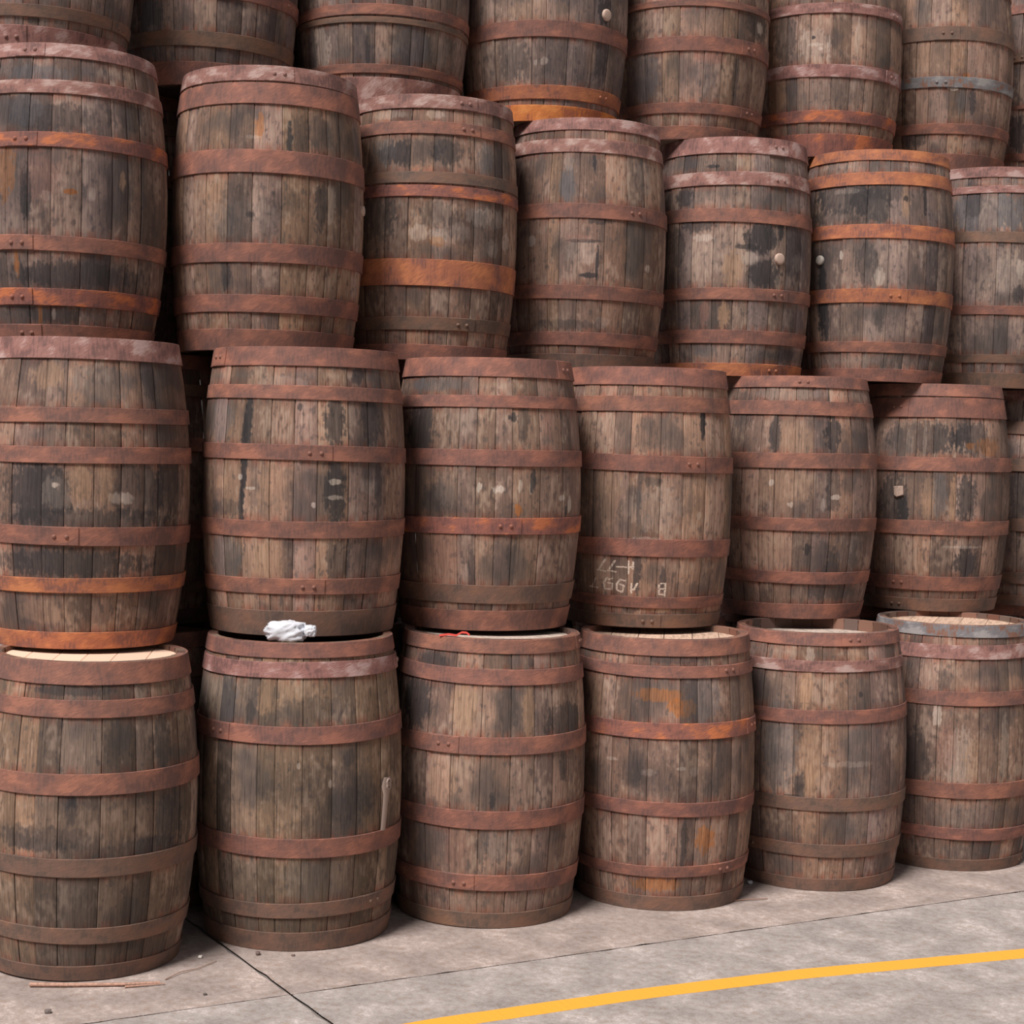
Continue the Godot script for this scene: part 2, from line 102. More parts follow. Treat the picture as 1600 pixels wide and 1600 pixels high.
		hoops = [[0, 0.052, "r"], [0.1, 0.145, "r"], [0.3, 0.345, "r"], [0.626, 0.667, "r"], [0.674, 0.696, "b"], [0.851, 0.885, "r"], [0.901, 1, "p"]],
		stains = [[0.25, 0.777, 0.046, 0.086, "w", 0.5], [0.2, 0.783, 0.032, 0.086, "k", 0.5], [0.45, 0.788, 0.009, 0.086, "k", 0.7], [0.606, 0.783, 0.074, 0.074, "g", 0.5], [0.411, 0.924, 0.146, 0.025, "t", 0.4], [0.533, 0.75, 0.094, 0.044, "t", 0.3], [0.744, 0.772, 0.052, 0.074, "w", 0.25]]},
	{row = 3, x = 0.079, y = 2.764, z = -6.544, h = 0.92, belly = 0.325, ends = 0.281, lean = 0, wood = "gray", bung = [[46,.555,.022,0]], lap = 48,
		label = "top-tier barrel with bright yellow-orange hoops at its foot",
		hoops = [[0, 0.052, "r"], [0.1, 0.145, "r"], [0.3, 0.345, "r"], [0.606, 0.671, "r"], [0.858, 0.912, "o"], [0.937, 1, "y"]],
		stains = [[0.472, 0.772, 0.007, 0.013, "w", 0.95], [0.506, 0.766, 0.017, 0.015, "w", 0.8], [0.539, 0.766, 0.208, 0.089, "k", 0.3], [0.5, 0.576, 0.146, 0.051, "t", 0.5], [0.744, 0.543, 0.034, 0.051, "k", 0.8], [0.694, 0.707, 0.024, 0.102, "t", 0.4], [0.744, 0.723, 0.034, 0.102, "k", 0.5], [0.383, 0.75, 0.065, 0.102, "k", 0.4]]},
	{row = 3, x = 0.669, y = 2.764, z = -6.843, h = 0.92, belly = 0.325, ends = 0.281, lean = 0, wood = "tan", lap = 52,
		label = "top-tier barrel with a black stain and white mark at upper right",
		hoops = [[0, 0.052, "r"], [0.1, 0.145, "r"], [0.3, 0.345, "r"], [0.424, 0.451, "r"], [0.576, 0.637, "r"], [0.849, 0.893, "r"], [0.945, 1, "r"]],
		stains = [[0.833, 0.489, 0.081, 0.064, "k", 0.95], [0.839, 0.5, 0.026, 0.027, "w", 0.9], [0.589, 0.663, 0.063, 0.027, "p", 0.6], [0.583, 0.527, 0.131, 0.054, "t", 0.3], [0.317, 0.728, 0.075, 0.107, "g", 0.5], [0.706, 0.739, 0.016, 0.094, "k", 0.5], [0.567, 0.739, 0.052, 0.08, "g", 0.3]]},
	{row = 3, x = 1.275, y = 2.764, z = -7.151, h = 0.92, belly = 0.325, ends = 0.281, lean = 0, wood = "tan", lap = 60,
		label = "top-tier barrel with pale scratches on its belly and an orange foot hoop",
		hoops = [[0, 0.052, "r"], [0.1, 0.145, "r"], [0.333, 0.378, "p"], [0.602, 0.657, "p"], [0.803, 0.855, "m"], [0.902, 1, "m"]],
		stains = [[0.461, 0.516, 0.069, 0.073, "w", 0.4], [0.472, 0.516, 0.032, 0.008, "w", 0.8], [0.489, 0.533, 0.01, 0.008, "w", 0.9], [0.639, 0.484, 0.014, 0.079, "w", 0.5], [0.461, 0.484, 0.008, 0.008, "k", 0.9], [0.694, 0.505, 0.128, 0.07, "t", 0.3], [0.339, 0.473, 0.048, 0.14, "k", 0.5], [0.633, 0.679, 0.017, 0.034, "w", 0.3], [0.522, 0.543, 0.008, 0.084, "w", 0.5], [0.539, 0.712, 0.158, 0.084, "g", 0.3]]},
	{row = 3, x = 1.848, y = 2.764, z = -7.5, h = 0.92, belly = 0.325, ends = 0.281, lean = 0, wood = "tan", lap = 4,
		label = "top-tier tan barrel with a dark grey middle hoop and white specks",
		hoops = [[0, 0.052, "r"], [0.1, 0.145, "r"], [0.327, 0.392, "b"], [0.56, 0.61, "g"], [0.772, 0.819, "r"], [0.908, 1, "r"]],
		stains = [[0.567, 0.614, 0.022, 0.009, "w", 1], [0.717, 0.609, 0.021, 0.006, "w", 0.8], [0.656, 0.663, 0.015, 0.059, "k", 0.7], [0.606, 0.668, 0.023, 0.059, "g", 0.5], [0.622, 0.554, 0.015, 0.015, "o", 0.8], [0.411, 0.832, 0.056, 0.047, "k", 0.6], [0.511, 0.467, 0.108, 0.089, "t", 0.4], [0.428, 0.255, 0.039, 0.074, "g", 0.3], [0.633, 0.495, 0.03, 0.118, "k", 0.2]]},
	{row = 3, x = 2.431, y = 2.764, z = -7.82, h = 0.92, belly = 0.325, ends = 0.281, lean = 0, wood = "gray",
		label = "top-tier barrel showing only a sliver at the upper right edge",
		hoops = [[0, 0.052, "r"], [0.1, 0.145, "r"], [0.342, 0.388, "b"], [0.598, 0.616, "r"], [0.831, 0.868, "r"], [0.95, 1, "r"]],
		stains = [[0.383, 0.734, 0.042, 0.093, "k", 0.6]]},
]

# Casks of the next line that show through the gaps: tier, x, z.
const REAR := [
	[0, -1.253, -5.655, "dim rear barrel behind the gap between the leftmost floor barrel and the hasp barrel"],
	[0, -0.657, -5.964, "dim rear barrel behind the gap between the hasp barrel and the red-scrap barrel"],
	[0, -0.053, -6.252, "dim rear barrel behind the gap between the red-scrap and the ochre-smeared floor barrels"],
	[0, 0.553, -6.511, "dim rear barrel behind the gap between the ochre-smeared and the pale-staved floor barrels"],
	[0, 1.143, -6.832, "dim rear barrel behind the gap between the pale-staved and the grey-hooped floor barrels"],
	[0, 1.726, -7.171, "dim rear floor barrel behind the grey-hooped barrel at the right edge"],
	[0, 2.286, -7.537, "farther dim rear floor barrel beyond the grey-hooped barrel at the right edge"],
	[0, -0.57, -6.755, "dark sliver of a third-line barrel seen above the hasp barrel's right rim"],
	[0, 0.042, -7.044, "dark sliver of a third-line barrel seen between the red-scrap and ochre-smeared floor barrels"],
	[1, -1.308, -5.89, "dim rear barrel in the tall gap between the charred and the black-dripped barrels"],
	[1, -0.68, -6.162, "dim rear barrel in the gap between the black-dripped and the chalk-marked barrels"],
	[2, -1.464, -6.137, "dim rear third-tier barrel right of the blackened barrel at the left edge"],
	[2, -0.885, -6.446, "dim rear third-tier barrel in the gap left of the white-flaked barrel"],
	[3, -0.521, -6.953, "dim rear top-tier barrel in the gap left of the yellow-orange footed barrel"],
	[1, 1.132, -7.318, "dim rear second-tier barrel behind the long-dark-staved barrel"],
	[2, 0.855, -7.415, "dim rear third-tier barrel behind the gap beside the black-dripping bung"],
	[2, -0.329, -6.805, "dim rear third-tier barrel standing between the white-flaked and purple-hooped barrels"],
	[3, -1.129, -6.706, "dim rear top-tier barrel left of the doubled-hoop barrel"],
]

# White stencilled figures, upside down, on one cask (u, v).
const STENCIL := [
	[Vector2(0.3611, 0.7422), Vector2(0.3369, 0.7799)],
	[Vector2(0.3278, 0.7830), Vector2(0.3623, 0.7872)],
	[Vector2(0.4000, 0.7445), Vector2(0.3787, 0.7773)],
	[Vector2(0.3731, 0.7835), Vector2(0.4043, 0.7872)],
	[Vector2(0.4076, 0.7674), Vector2(0.4342, 0.7664)],
	[Vector2(0.4500, 0.7443), Vector2(0.4507, 0.7924)],
	[Vector2(0.4680, 0.7469), Vector2(0.4659, 0.7728)],
	[Vector2(0.4389, 0.7675), Vector2(0.4694, 0.7647)],
	[Vector2(0.3204, 0.8160), Vector2(0.3060, 0.8427)],
	[Vector2(0.2945, 0.8498), Vector2(0.3278, 0.8533)],
	[Vector2(0.3688, 0.8124), Vector2(0.3556, 0.8315), Vector2(0.3592, 0.8555), Vector2(0.3850, 0.8561), Vector2(0.3902, 0.8332), Vector2(0.3723, 0.8312)],
	[Vector2(0.3750, 0.8181), Vector2(0.3875, 0.8135)],
	[Vector2(0.4221, 0.8152), Vector2(0.4075, 0.8327), Vector2(0.4074, 0.8568), Vector2(0.4278, 0.8649), Vector2(0.4346, 0.8390), Vector2(0.4180, 0.8338)],
	[Vector2(0.4238, 0.8174), Vector2(0.4379, 0.8197)],
	[Vector2(0.4627, 0.8299), Vector2(0.4620, 0.8659)],
	[Vector2(0.4844, 0.8291), Vector2(0.4724, 0.8533), Vector2(0.4629, 0.8519)],
	[Vector2(0.5711, 0.8270), Vector2(0.5889, 0.8262), Vector2(0.5890, 0.8750)],
	[Vector2(0.5659, 0.8314), Vector2(0.5647, 0.8435)],
	[Vector2(0.5722, 0.8477), Vector2(0.5873, 0.8468)],
	[Vector2(0.5664, 0.8477), Vector2(0.5668, 0.8682), Vector2(0.5880, 0.8695)],
]

const TONE := {   # sRGB colours of the oak
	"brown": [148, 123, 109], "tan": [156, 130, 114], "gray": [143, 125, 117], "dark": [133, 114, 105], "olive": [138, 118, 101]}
const MARK := {
	"k": [50, 47, 50], "w": [206, 192, 182], "o": [186, 112, 56], "g": [104, 104, 110], "t": [186, 150, 122], "p": [164, 116, 104], "d": [92, 80, 68]}  # d: foot grime with the shade of the lower staves mixed into its colour
const RUST := {   # base, patches, dark patches of each hoop finish
	"r": [[134, 92, 80], [158, 106, 88], [112, 81, 74]],
	"o": [[166, 104, 76], [190, 122, 82], [130, 86, 74]],
	"p": [[146, 104, 96], [180, 152, 146], [114, 82, 78]],
	"b": [[118, 92, 79], [130, 97, 80], [100, 82, 73]],
	"m": [[144, 92, 80], [196, 116, 76], [116, 78, 72]],
	"g": [[118, 116, 120], [150, 146, 146], [128, 92, 78]],
	"y": [[208, 126, 66], [224, 146, 80], [168, 98, 68]]}

var rng := RandomNumberGenerator.new()
var noise_streak: PackedByteArray
var noise_blotch: PackedByteArray
var noise_fine: PackedByteArray
var noise_even: PackedByteArray
var grain_tex: Texture2D
var grain_bump: Texture2D
var rust_mats := {}
var head_mats := {}
var rivet_mesh: ArrayMesh
var iron: StandardMaterial3D
var names := {}


func _ready() -> void:
	# ---- camera, sky, sun, exposure
	var cam := Camera3D.new()
	cam.name = "camera"
	var pitch := -0.0396981
	var roll := 0.0234451
	var right := Vector3(cos(roll), sin(roll) * cos(pitch), sin(roll) * sin(pitch))
	var upward := Vector3(-sin(roll), cos(roll) * cos(pitch), cos(roll) * sin(pitch))
	cam.transform = Transform3D(Basis(right, upward, right.cross(upward)), Vector3(0, 1.5534, 0))
	cam.fov = rad_to_deg(2.0 * atan(800.0 / 2604.74))
	cam.near = 0.05
	cam.far = 200.0
	add_child(cam)
	cam.current = true
	var sky_mat := ProceduralSkyMaterial.new()
	sky_mat.sky_top_color = Color(0.95, 0.94, 0.95)
	sky_mat.sky_horizon_color = Color(0.90, 0.89, 0.88)
	sky_mat.ground_bottom_color = Color(0.42, 0.40, 0.39)
	sky_mat.ground_horizon_color = Color(0.55, 0.54, 0.53)
	sky_mat.sky_energy_multiplier = 0.52
	var sky := Sky.new()
	sky.sky_material = sky_mat
	var env := Environment.new()
	env.background_mode = Environment.BG_SKY
	env.sky = sky
	env.tonemap_mode = Environment.TONE_MAPPER_LINEAR
	env.tonemap_exposure = 1.28
	env.sdfgi_enabled = true
	env.ssao_enabled = true
	env.ssil_enabled = true
	var we := WorldEnvironment.new()
	we.name = "environment"
	we.environment = env
	add_child(we)
	var sun := DirectionalLight3D.new()      # the bright part of the overcast sky
	sun.name = "sun"
	sun.light_color = Color(1.0, 0.975, 0.955)
	sun.light_energy = 1.25
	sun.light_angular_distance = 20.0
	sun.shadow_enabled = true
	sun.sky_mode = DirectionalLight3D.SKY_MODE_LIGHT_ONLY
	sun.look_at_from_position(Vector3(-3.4, 8.6, 5.0), Vector3.ZERO)
	add_child(sun)

	make_textures()
	build_floor()
	for i in CASKS.size():
		build_cask(CASKS[i], i)
	build_back_casks()
	build_litter()


# ------------------------------------------------------------------ helpers
func numbered(called: String) -> String:
	var n: int = names.get(called, 0)
	names[called] = n + 1
	return called if n == 0 else "%s_%03d" % [called, n]


func thing(called: String, label: String, category: String, group := "") -> Node3D:
	var o := Node3D.new()
	o.name = numbered(called)
	tag(o, label, category, group)
	add_child(o)
	return o


func tag(o: Node3D, label: String, category: String, group := "") -> void:
	o.set_meta("label", label)
	o.set_meta("category", category)
	if group:
		o.set_meta("group", group)


func part(called: String, mesh: Mesh, mat: Material, parent: Node) -> MeshInstance3D:
	var o := MeshInstance3D.new()
	o.name = called
	o.mesh = mesh
	o.material_override = mat
	parent.add_child(o, true)
	return o


class Shape:
	var v := PackedVector3Array()
	var n := PackedVector3Array()
	var uv := PackedVector2Array()
	var uv2 := PackedVector2Array()
	var c := PackedColorArray()
	var idx := PackedInt32Array()
	var tint := Color.WHITE

	func at(p: Vector3, normal: Vector3, t := Vector2.ZERO, t2 := Vector2.ZERO) -> int:
		v.append(p)
		n.append(normal)
		uv.append(t)
		uv2.append(t2)
		c.append(tint)
		return v.size() - 1

	func tri(i: int, j: int, k: int) -> void:
		if (v[j] - v[i]).cross(v[k] - v[i]).dot(n[i] + n[j] + n[k]) > 0.0:
			idx.append_array([i, k, j])
		else:
			idx.append_array([i, j, k])

	func quad(i: int, j: int, k: int, l: int) -> void:
		tri(i, j, k)
		tri(i, k, l)

	# a flat face of its own through convex points
	func face(pts: Array, normal: Vector3, t_scale := 1.0) -> void:
		var first := v.size()
		var ax := Vector3.UP.cross(normal)
		ax = Vector3.RIGHT if ax.length() < 0.1 else ax.normalized()
		var ay := normal.cross(ax)
		for p in pts:
			at(p, normal, Vector2(ax.dot(p), ay.dot(p)) * t_scale, Vector2(ax.dot(p), ay.dot(p)) * t_scale)
		for k in pts.size() - 2:
			tri(first, first + k + 1, first + k + 2)

	# closed prism: a convex outline (x, z) from y0 to y1 with a bevelled top edge
	func prism(outline: PackedVector2Array, y0: float, y1: float, bevel: float, t_scale := 1.0) -> void:
		var mid := Vector2.ZERO
		for p in outline:
			mid += p / outline.size()
		var top := []
		var low := []
		for p in outline:
			var q := p - (p - mid).normalized() * bevel
			top.append(Vector3(q.x, y1, q.y))
			low.append(Vector3(p.x, y1 - bevel, p.y))
		face(top, Vector3.UP, t_scale)
		for k in outline.size():
			var m := (k + 1) % outline.size()
			var out := Vector3(outline[m].y - outline[k].y, 0, outline[k].x - outline[m].x).normalized()
			if out.dot(Vector3(outline[k].x - mid.x, 0, outline[k].y - mid.y)) < 0.0:
				out = -out
			face([top[k], top[m], low[m], low[k]], (out + Vector3.UP).normalized(), t_scale)
			face([low[k], low[m], Vector3(outline[m].x, y0, outline[m].y), Vector3(outline[k].x, y0, outline[k].y)], out, t_scale)

	func mesh() -> ArrayMesh:
		var a := []
		a.resize(Mesh.ARRAY_MAX)
		a[Mesh.ARRAY_VERTEX] = v
		a[Mesh.ARRAY_NORMAL] = n
		a[Mesh.ARRAY_TEX_UV] = uv
		a[Mesh.ARRAY_TEX_UV2] = uv2
		a[Mesh.ARRAY_COLOR] = c
		a[Mesh.ARRAY_INDEX] = idx
		var m := ArrayMesh.new()
		m.add_surface_from_arrays(Mesh.PRIMITIVE_TRIANGLES, a)
		return m


func plain(c: Color, rough := 0.85) -> StandardMaterial3D:
	var m := StandardMaterial3D.new()
	m.albedo_color = c
	m.roughness = rough
	return m


# ------------------------------------------------------------------ textures
func noise_bytes(s: int, freq: float, octaves: int, squash: int) -> PackedByteArray:
	var f := FastNoiseLite.new()
	f.seed = s
	f.noise_type = FastNoiseLite.TYPE_SIMPLEX_SMOOTH
	f.frequency = freq
	f.fractal_octaves = octaves
	var im := f.get_seamless_image(512, 512 / squash)
	im.convert(Image.FORMAT_L8)
	if squash > 1:
		im.resize(512, 512, Image.INTERPOLATE_CUBIC)
	return im.get_data()


func make_textures() -> void:
	noise_streak = noise_bytes(3, 0.09, 4, 12)
	noise_blotch = noise_bytes(5, 0.014, 5, 2)
	noise_fine = noise_bytes(9, 0.12, 3, 3)
	noise_even = noise_bytes(21, 0.02, 5, 1)
	# grain of the wood: multiplied over the stain maps, laid out along each stave
	var im := Image.create(512, 512, false, Image.FORMAT_RGB8)
	var b := PackedByteArray()
	b.resize(512 * 512 * 3)
	var h := PackedByteArray()
	h.resize(512 * 512)
	for i in 512 * 512:
		var s := noise_streak[i] / 255.0
		var f := noise_fine[i] / 255.0
		var bl := noise_blotch[(i * 7 + 91) & 262143] / 255.0
		var g := 1.0 - 0.14 * clampf((s - 0.50) * 3.2, 0.0, 1.0) - 0.15 * clampf((f - 0.55) * 3.0, 0.0, 1.0)
		g -= 0.10 * clampf((bl - 0.5) * 3.0, 0.0, 1.0)
		g = clampf(g, 0.0, 1.0)
		b[i * 3] = int(255.0 * g)
		b[i * 3 + 1] = int(255.0 * (g * 0.995))
		b[i * 3 + 2] = int(255.0 * (g * 0.985))
		h[i] = int(255.0 * clampf(1.0 - 0.8 * clampf((s - 0.45) * 2.5, 0.0, 1.0) - 0.3 * f, 0.0, 1.0))
	im.set_data(512, 512, false, Image.FORMAT_RGB8, b)
	grain_tex = ImageTexture.create_from_image(im)
	var bump := Image.create_from_data(512, 512, false, Image.FORMAT_L8, h)
	grain_bump = ImageTexture.create_from_image(bump)
	for key in RUST:
		rust_mats[key] = rust_material(key)
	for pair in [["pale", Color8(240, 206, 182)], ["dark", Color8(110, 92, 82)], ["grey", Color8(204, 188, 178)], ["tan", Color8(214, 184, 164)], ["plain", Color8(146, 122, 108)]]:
		var m := plain(pair[1])
		m.vertex_color_use_as_albedo = true
		if pair[0] != "pale":
			m.albedo_texture = grain_tex
		head_mats[pair[0]] = m
	iron = plain(Color8(158, 138, 128), 0.6)
	rivet_mesh = lathe([Vector2(0.0, 0.005), Vector2(0.004, 0.004), Vector2(0.0065, 0.0015), Vector2(0.007, -0.002)], 8)


func rust_material(key: String) -> StandardMaterial3D:
	var base: Array = RUST[key][0]
	var hot: Array = RUST[key][1]
	var low: Array = RUST[key][2]
	var off := hash(key) & 0x3ffff
	var b := PackedByteArray()
	b.resize(512 * 256 * 3)
	for y in 256:
		for x in 512:
			var i := y * 512 + x
			var q := (i + off) & 262143
			var bl := noise_blotch[(y * 3 % 512) * 512 + ((x + off) & 511)] / 255.0
			var fn := noise_fine[(q * 3 + (q >> 9) * 7) & 262143] / 255.0
			var st := noise_streak[((x * 2) & 511) + ((y * 5 + off) & 511) * 512] / 255.0
			var wh := clampf((bl + 0.35 * (fn - 0.5) - 0.56) * 5.0, 0.0, 1.0)
			var wl := clampf((0.43 - bl + 0.5 * (st - 0.5)) * 4.5, 0.0, 1.0)
			var g := 0.84 + 0.32 * fn
			for k in 3:
				var c: float = lerpf(lerpf(base[k], hot[k], wh), low[k], wl) * g
				b[i * 3 + k] = int(clampf(c, 0.0, 255.0))
	var im := Image.create_from_data(512, 256, false, Image.FORMAT_RGB8, b)
	var m := StandardMaterial3D.new()
	m.albedo_texture = ImageTexture.create_from_image(im)
	m.vertex_color_use_as_albedo = true
	m.roughness = 0.78
	m.heightmap_enabled = true
	m.heightmap_texture = m.albedo_texture
	m.heightmap_scale = 0.12
	return m


# The stain map of one cask: weathered oak, a shade for each stave between each pair of hoops, its marks, rust run down from the hoops.
func stain_image(d: Dictionary, edges: PackedFloat32Array, which: int) -> Image:
	var tone: Array = TONE[d.wood]
	var ox := rng.randi() & 511
	var oy := rng.randi() & 511
	var col := PackedInt32Array()
	col.resize(TW)
	for x in TW:
		var u := (x + 0.5) / TW
		var j := 0
		while j < HALF - 1 and u > edges[j + 1]:
			j += 1
		col[x] = j
	var sections: int = d.hoops.size() + 1
	var shade := PackedFloat32Array()
	shade.resize(HALF * sections)
	for j in HALF:
		for s in sections:
			shade[s * HALF + j] = rng.randf_range(0.80, 1.10)
	var takes := PackedFloat32Array()      # how much of a spill or foot darkening each stave took up
	takes.resize(HALF)
	for j in HALF:
		takes[j] = rng.randf_range(0.45, 1.1)
	var warm := PackedFloat32Array()
	warm.resize(HALF)
	for j in HALF:
		warm[j] = rng.randf_range(0.0, 1.0)
	var b := PackedByteArray()
	b.resize(TW * TV * 3)
	var t0: float = tone[0]
	var t1: float = tone[1]
	var t2: float = tone[2]
	for y in TV:
		var v := (y + 0.5) / TV
		var s := 0
		var run := 0.0
		for k in d.hoops.size():
			if v > d.hoops[k][0]:
				s = k + 1
			var gap: float = maxf(d.hoops[k][0] - v, v - d.hoops[k][1])
			run = maxf(run, 1.0 - maxf(gap, 0.0) / 0.03)
		var row_n := ((y + oy) & 511) * 512
		for x in TW:
			var i := row_n + ((x + ox) & 511)
			var st := noise_streak[i] * 0.00392
			var bl := noise_blotch[i] * 0.00392
			var fn := noise_fine[i] * 0.00392
			var j := col[x]
			var q: float = shade[s * HALF + j] * (0.91 + 0.16 * st + 0.10 * (fn - 0.5) - 0.16 * (bl - 0.5))
			var dark := clampf((bl * 0.75 + st * 0.25 - 0.55) * 3.5, 0.0, 0.6) * (0.55 + 0.45 * fn)
			var pale := clampf((0.36 - bl * 0.5 - fn * 0.5 + 0.14 * st) * 3.5, 0.0, 0.5)
			var rs := run * clampf((st - 0.34) * 2.2, 0.0, 0.75)
			var w := warm[j]
			dark = maxf(dark, clampf((fn - 0.66) * 5.0, 0.0, 0.42))
			var r := t0 * (1.0 + 0.05 * w) * q
			var g := t1 * q
			var bb := t2 * (1.04 - 0.08 * w) * q
			r += (70.0 - r) * dark
			g += (66.0 - g) * dark
			bb += (68.0 - bb) * dark
			r += (190.0 - r) * pale
			g += (168.0 - g) * pale
			bb += (152.0 - bb) * pale
			r += (140.0 * q - r) * rs
			g += (88.0 * q - g) * rs
			bb += (72.0 * q - bb) * rs
			var o := (y * TW + x) * 3
			b[o] = mini(int(r), 255)
			b[o + 1] = mini(int(g), 255)
			b[o + 2] = mini(int(bb), 255)
	for m in d.stains:
		var c: Array = MARK[m[4]]
		var ru: float = m[2]
		var rv: float = m[3]
		var strength: float = m[5]
		for y in range(maxi(0, int((m[1] - rv * 1.4) * TV)), mini(TV, int((m[1] + rv * 1.4) * TV) + 1)):
			var dv: float = ((y + 0.5) / TV - m[1]) / rv
			for x in range(maxi(0, int((m[0] - ru * 1.4) * TW)), mini(TW, int((m[0] + ru * 1.4) * TW) + 1)):
				var du: float = ((x + 0.5) / TW - m[0]) / ru
				var i := ((y * 2 + oy) & 511) * 512 + ((x * 2 + ox) & 511)
				var e := du * du + dv * dv + (noise_fine[i] + noise_streak[i] - 255) * 0.0042 + (noise_blotch[(i * 3) & 262143] - 128) * 0.003
				var w := clampf((1.15 - e) * 2.0, 0.0, 1.0) * strength
				if w > 0.0:
					var o := (y * TW + x) * 3
					w = minf(1.0, w * (0.75 + 0.25 * noise_streak[i] * 0.00392) * (takes[col[x]] if ru > 0.075 else 1.0))
					for k in 3:
						b[o + k] = int(lerpf(b[o + k], c[k], w))
	var im := Image.create_from_data(TW, TV, false, Image.FORMAT_RGB8, b)
	im.resize(TW * 2, TV * 2, Image.INTERPOLATE_CUBIC)
	if d.label.contains("stencilled figures"):
		for line in STENCIL:
			for k in line.size() - 1:
				paint_stroke(im, line[k], line[k + 1])
	return im


func paint_stroke(im: Image, a: Vector2, c: Vector2) -> void:
	var p := a * Vector2(im.get_size())
	var q := c * Vector2(im.get_size())
	var n := int(p.distance_to(q) * 2.0) + 1
	for k in n + 1:
		var m := p.lerp(q, float(k) / n)
		for dy in range(-4, 5):
			for dx in range(-3, 4):
				if dx * dx / 5.5 + dy * dy / 7.0 > 1.0:
					continue
				var x := int(m.x) + dx
				var y := int(m.y) + dy
				var worn := noise_fine[(y * 3 & 511) * 512 + (x * 3 & 511)] / 255.0
				if worn < 0.66:
					im.set_pixel(x, y, im.get_pixel(x, y).lerp(Color8(226, 208, 194), 0.7))


func wood_material(im: Image) -> StandardMaterial3D:
	var m := StandardMaterial3D.new()
	m.albedo_texture = ImageTexture.create_from_image(im)
	m.vertex_color_use_as_albedo = true
	m.roughness = 0.86
	m.detail_enabled = true
	m.detail_blend_mode = BaseMaterial3D.BLEND_MODE_MUL
	m.detail_uv_layer = BaseMaterial3D.DETAIL_UV_2
	m.detail_albedo = grain_tex
	m.heightmap_enabled = true
	m.heightmap_texture = grain_bump
	m.heightmap_scale = 0.05
	return m


# ------------------------------------------------------------------ casks
func girth(d: Dictionary, v: float) -> float:
	var s := 1.0 - 2.0 * v
	return d.belly - (d.belly - d.ends) * s * s


const STOPS := [0.0, 0.05, 0.13, 0.23, 0.34, 0.45, 0.55, 0.66, 0.77, 0.87, 0.95, 1.0]


# One stave from angle a0 to a1 (turned from the cask's front), bent, with eased edges; u0..u1 is its share of the stain map.
func stave(d: Dictionary, a0: float, a1: float, front: float, u0: float, u1: float) -> ArrayMesh:
	var s := Shape.new()
	var k := rng.randf_range(0.74, 1.0)
	s.tint = Color(k, k * rng.randf_range(0.965, 1.0), k * rng.randf_range(0.94, 1.0))
	if rng.randf() < 0.16:
		s.tint = Color(k * 0.70, k * 0.70, k * 0.73)
	var proud := rng.randf_range(-0.0012, 0.0012)
	var gx := rng.randf()
	var gy := rng.randf()
	var gap: float = 0.0007 / d.belly
	var ease: float = 0.003 / d.belly
	var angles := [a0 + gap, a0 + gap + ease, (a0 + a1) * 0.5, a1 - gap - ease, a1 - gap]
	var sunk := [0.0026, 0.0, -0.0004, 0.0, 0.0026]
	var lean := [-0.7, -0.15, 0.0, 0.15, 0.7]
	var deep := 0.028
	var grid := []
	for v in STOPS:
		var r: float = girth(d, v) + proud
		var y: float = d.h * (1.0 - v)
		var slope: float = (girth(d, minf(v + 0.01, 1.0)) - girth(d, maxf(v - 0.01, 0.0))) / (d.h * (minf(v + 0.01, 1.0) - maxf(v - 0.01, 0.0)))
		var line := []
		for i in 5:
			var a: float = front + angles[i]
			var out := Vector3(sin(a), 0, cos(a))
			var side := Vector3(cos(a), 0, -sin(a))
			var u: float = u0 + (u1 - u0) * (angles[i] - a0) / (a1 - a0)
			line.append(s.at(out * (r - sunk[i]) + Vector3(0, y, 0), (out + side * lean[i] + Vector3(0, slope, 0)).normalized(), Vector2(u, v), Vector2(gx + (angles[i] - a0) * d.belly * 3.0, gy + v * 0.55)))
		grid.append(line)
	for y in STOPS.size() - 1:
		for i in 4:
			s.quad(grid[y][i], grid[y][i + 1], grid[y + 1][i + 1], grid[y + 1][i])
	# flanks, end grain and the inside of the chimes
	for e in [0, 4]:
		var a: float = front + angles[e]
		var side := Vector3(cos(a), 0, -sin(a)) * (-1.0 if e == 0 else 1.0)
		var last := []
		for v in [0.0, 0.25, 0.5, 0.75, 1.0]:
			var r: float = girth(d, v) + proud
			var out := Vector3(sin(a), 0, cos(a))
			var y: float = d.h * (1.0 - v)
			var ai: float = front + (a0 if e == 0 else a1)      # the joint closes behind the eased edge
			var inner := Vector3(sin(ai), 0, cos(ai))
			var now := [s.at(out * (r - 0.0026) + Vector3(0, y, 0), side, Vector2(u0, v)), s.at(inner * (r - 0.008) + Vector3(0, y, 0), side, Vector2(u0, v)), s.at(inner * (r - deep) + Vector3(0, y, 0), side, Vector2(u0, v))]
			if last:
				s.quad(last[0], now[0], now[1], last[1])
				s.quad(last[1], now[1], now[2], last[2])
			last = now
	for end in [0.0, 1.0]:
		var up := Vector3.UP if end == 0.0 else Vector3.DOWN
		var r: float = girth(d, end) + proud
		var y: float = d.h * (1.0 - end)
		var ring := []
		for i in [0, 2, 4]:
			var a: float = front + angles[i]
			var out := Vector3(sin(a), 0, cos(a))
			var uvp := Vector2(u0 + 0.4 * (u1 - u0), 0.02 + 0.96 * end)
			ring.append([s.at(out * (r - sunk[i]) + Vector3(0, y, 0), up, uvp), s.at(out * (r - deep + 0.004) + Vector3(0, y, 0), up, uvp),
				s.at(out * (r - deep) + Vector3(0, y - up.y * 0.07, 0), -out, uvp), s.at(out * (r - deep + 0.004) + Vector3(0, y, 0), -out, uvp)])
		for i in 2:
			s.quad(ring[i][0], ring[i + 1][0], ring[i + 1][1], ring[i][1])
			s.quad(ring[i][3], ring[i + 1][3], ring[i + 1][2], ring[i][2])
	return s.mesh()


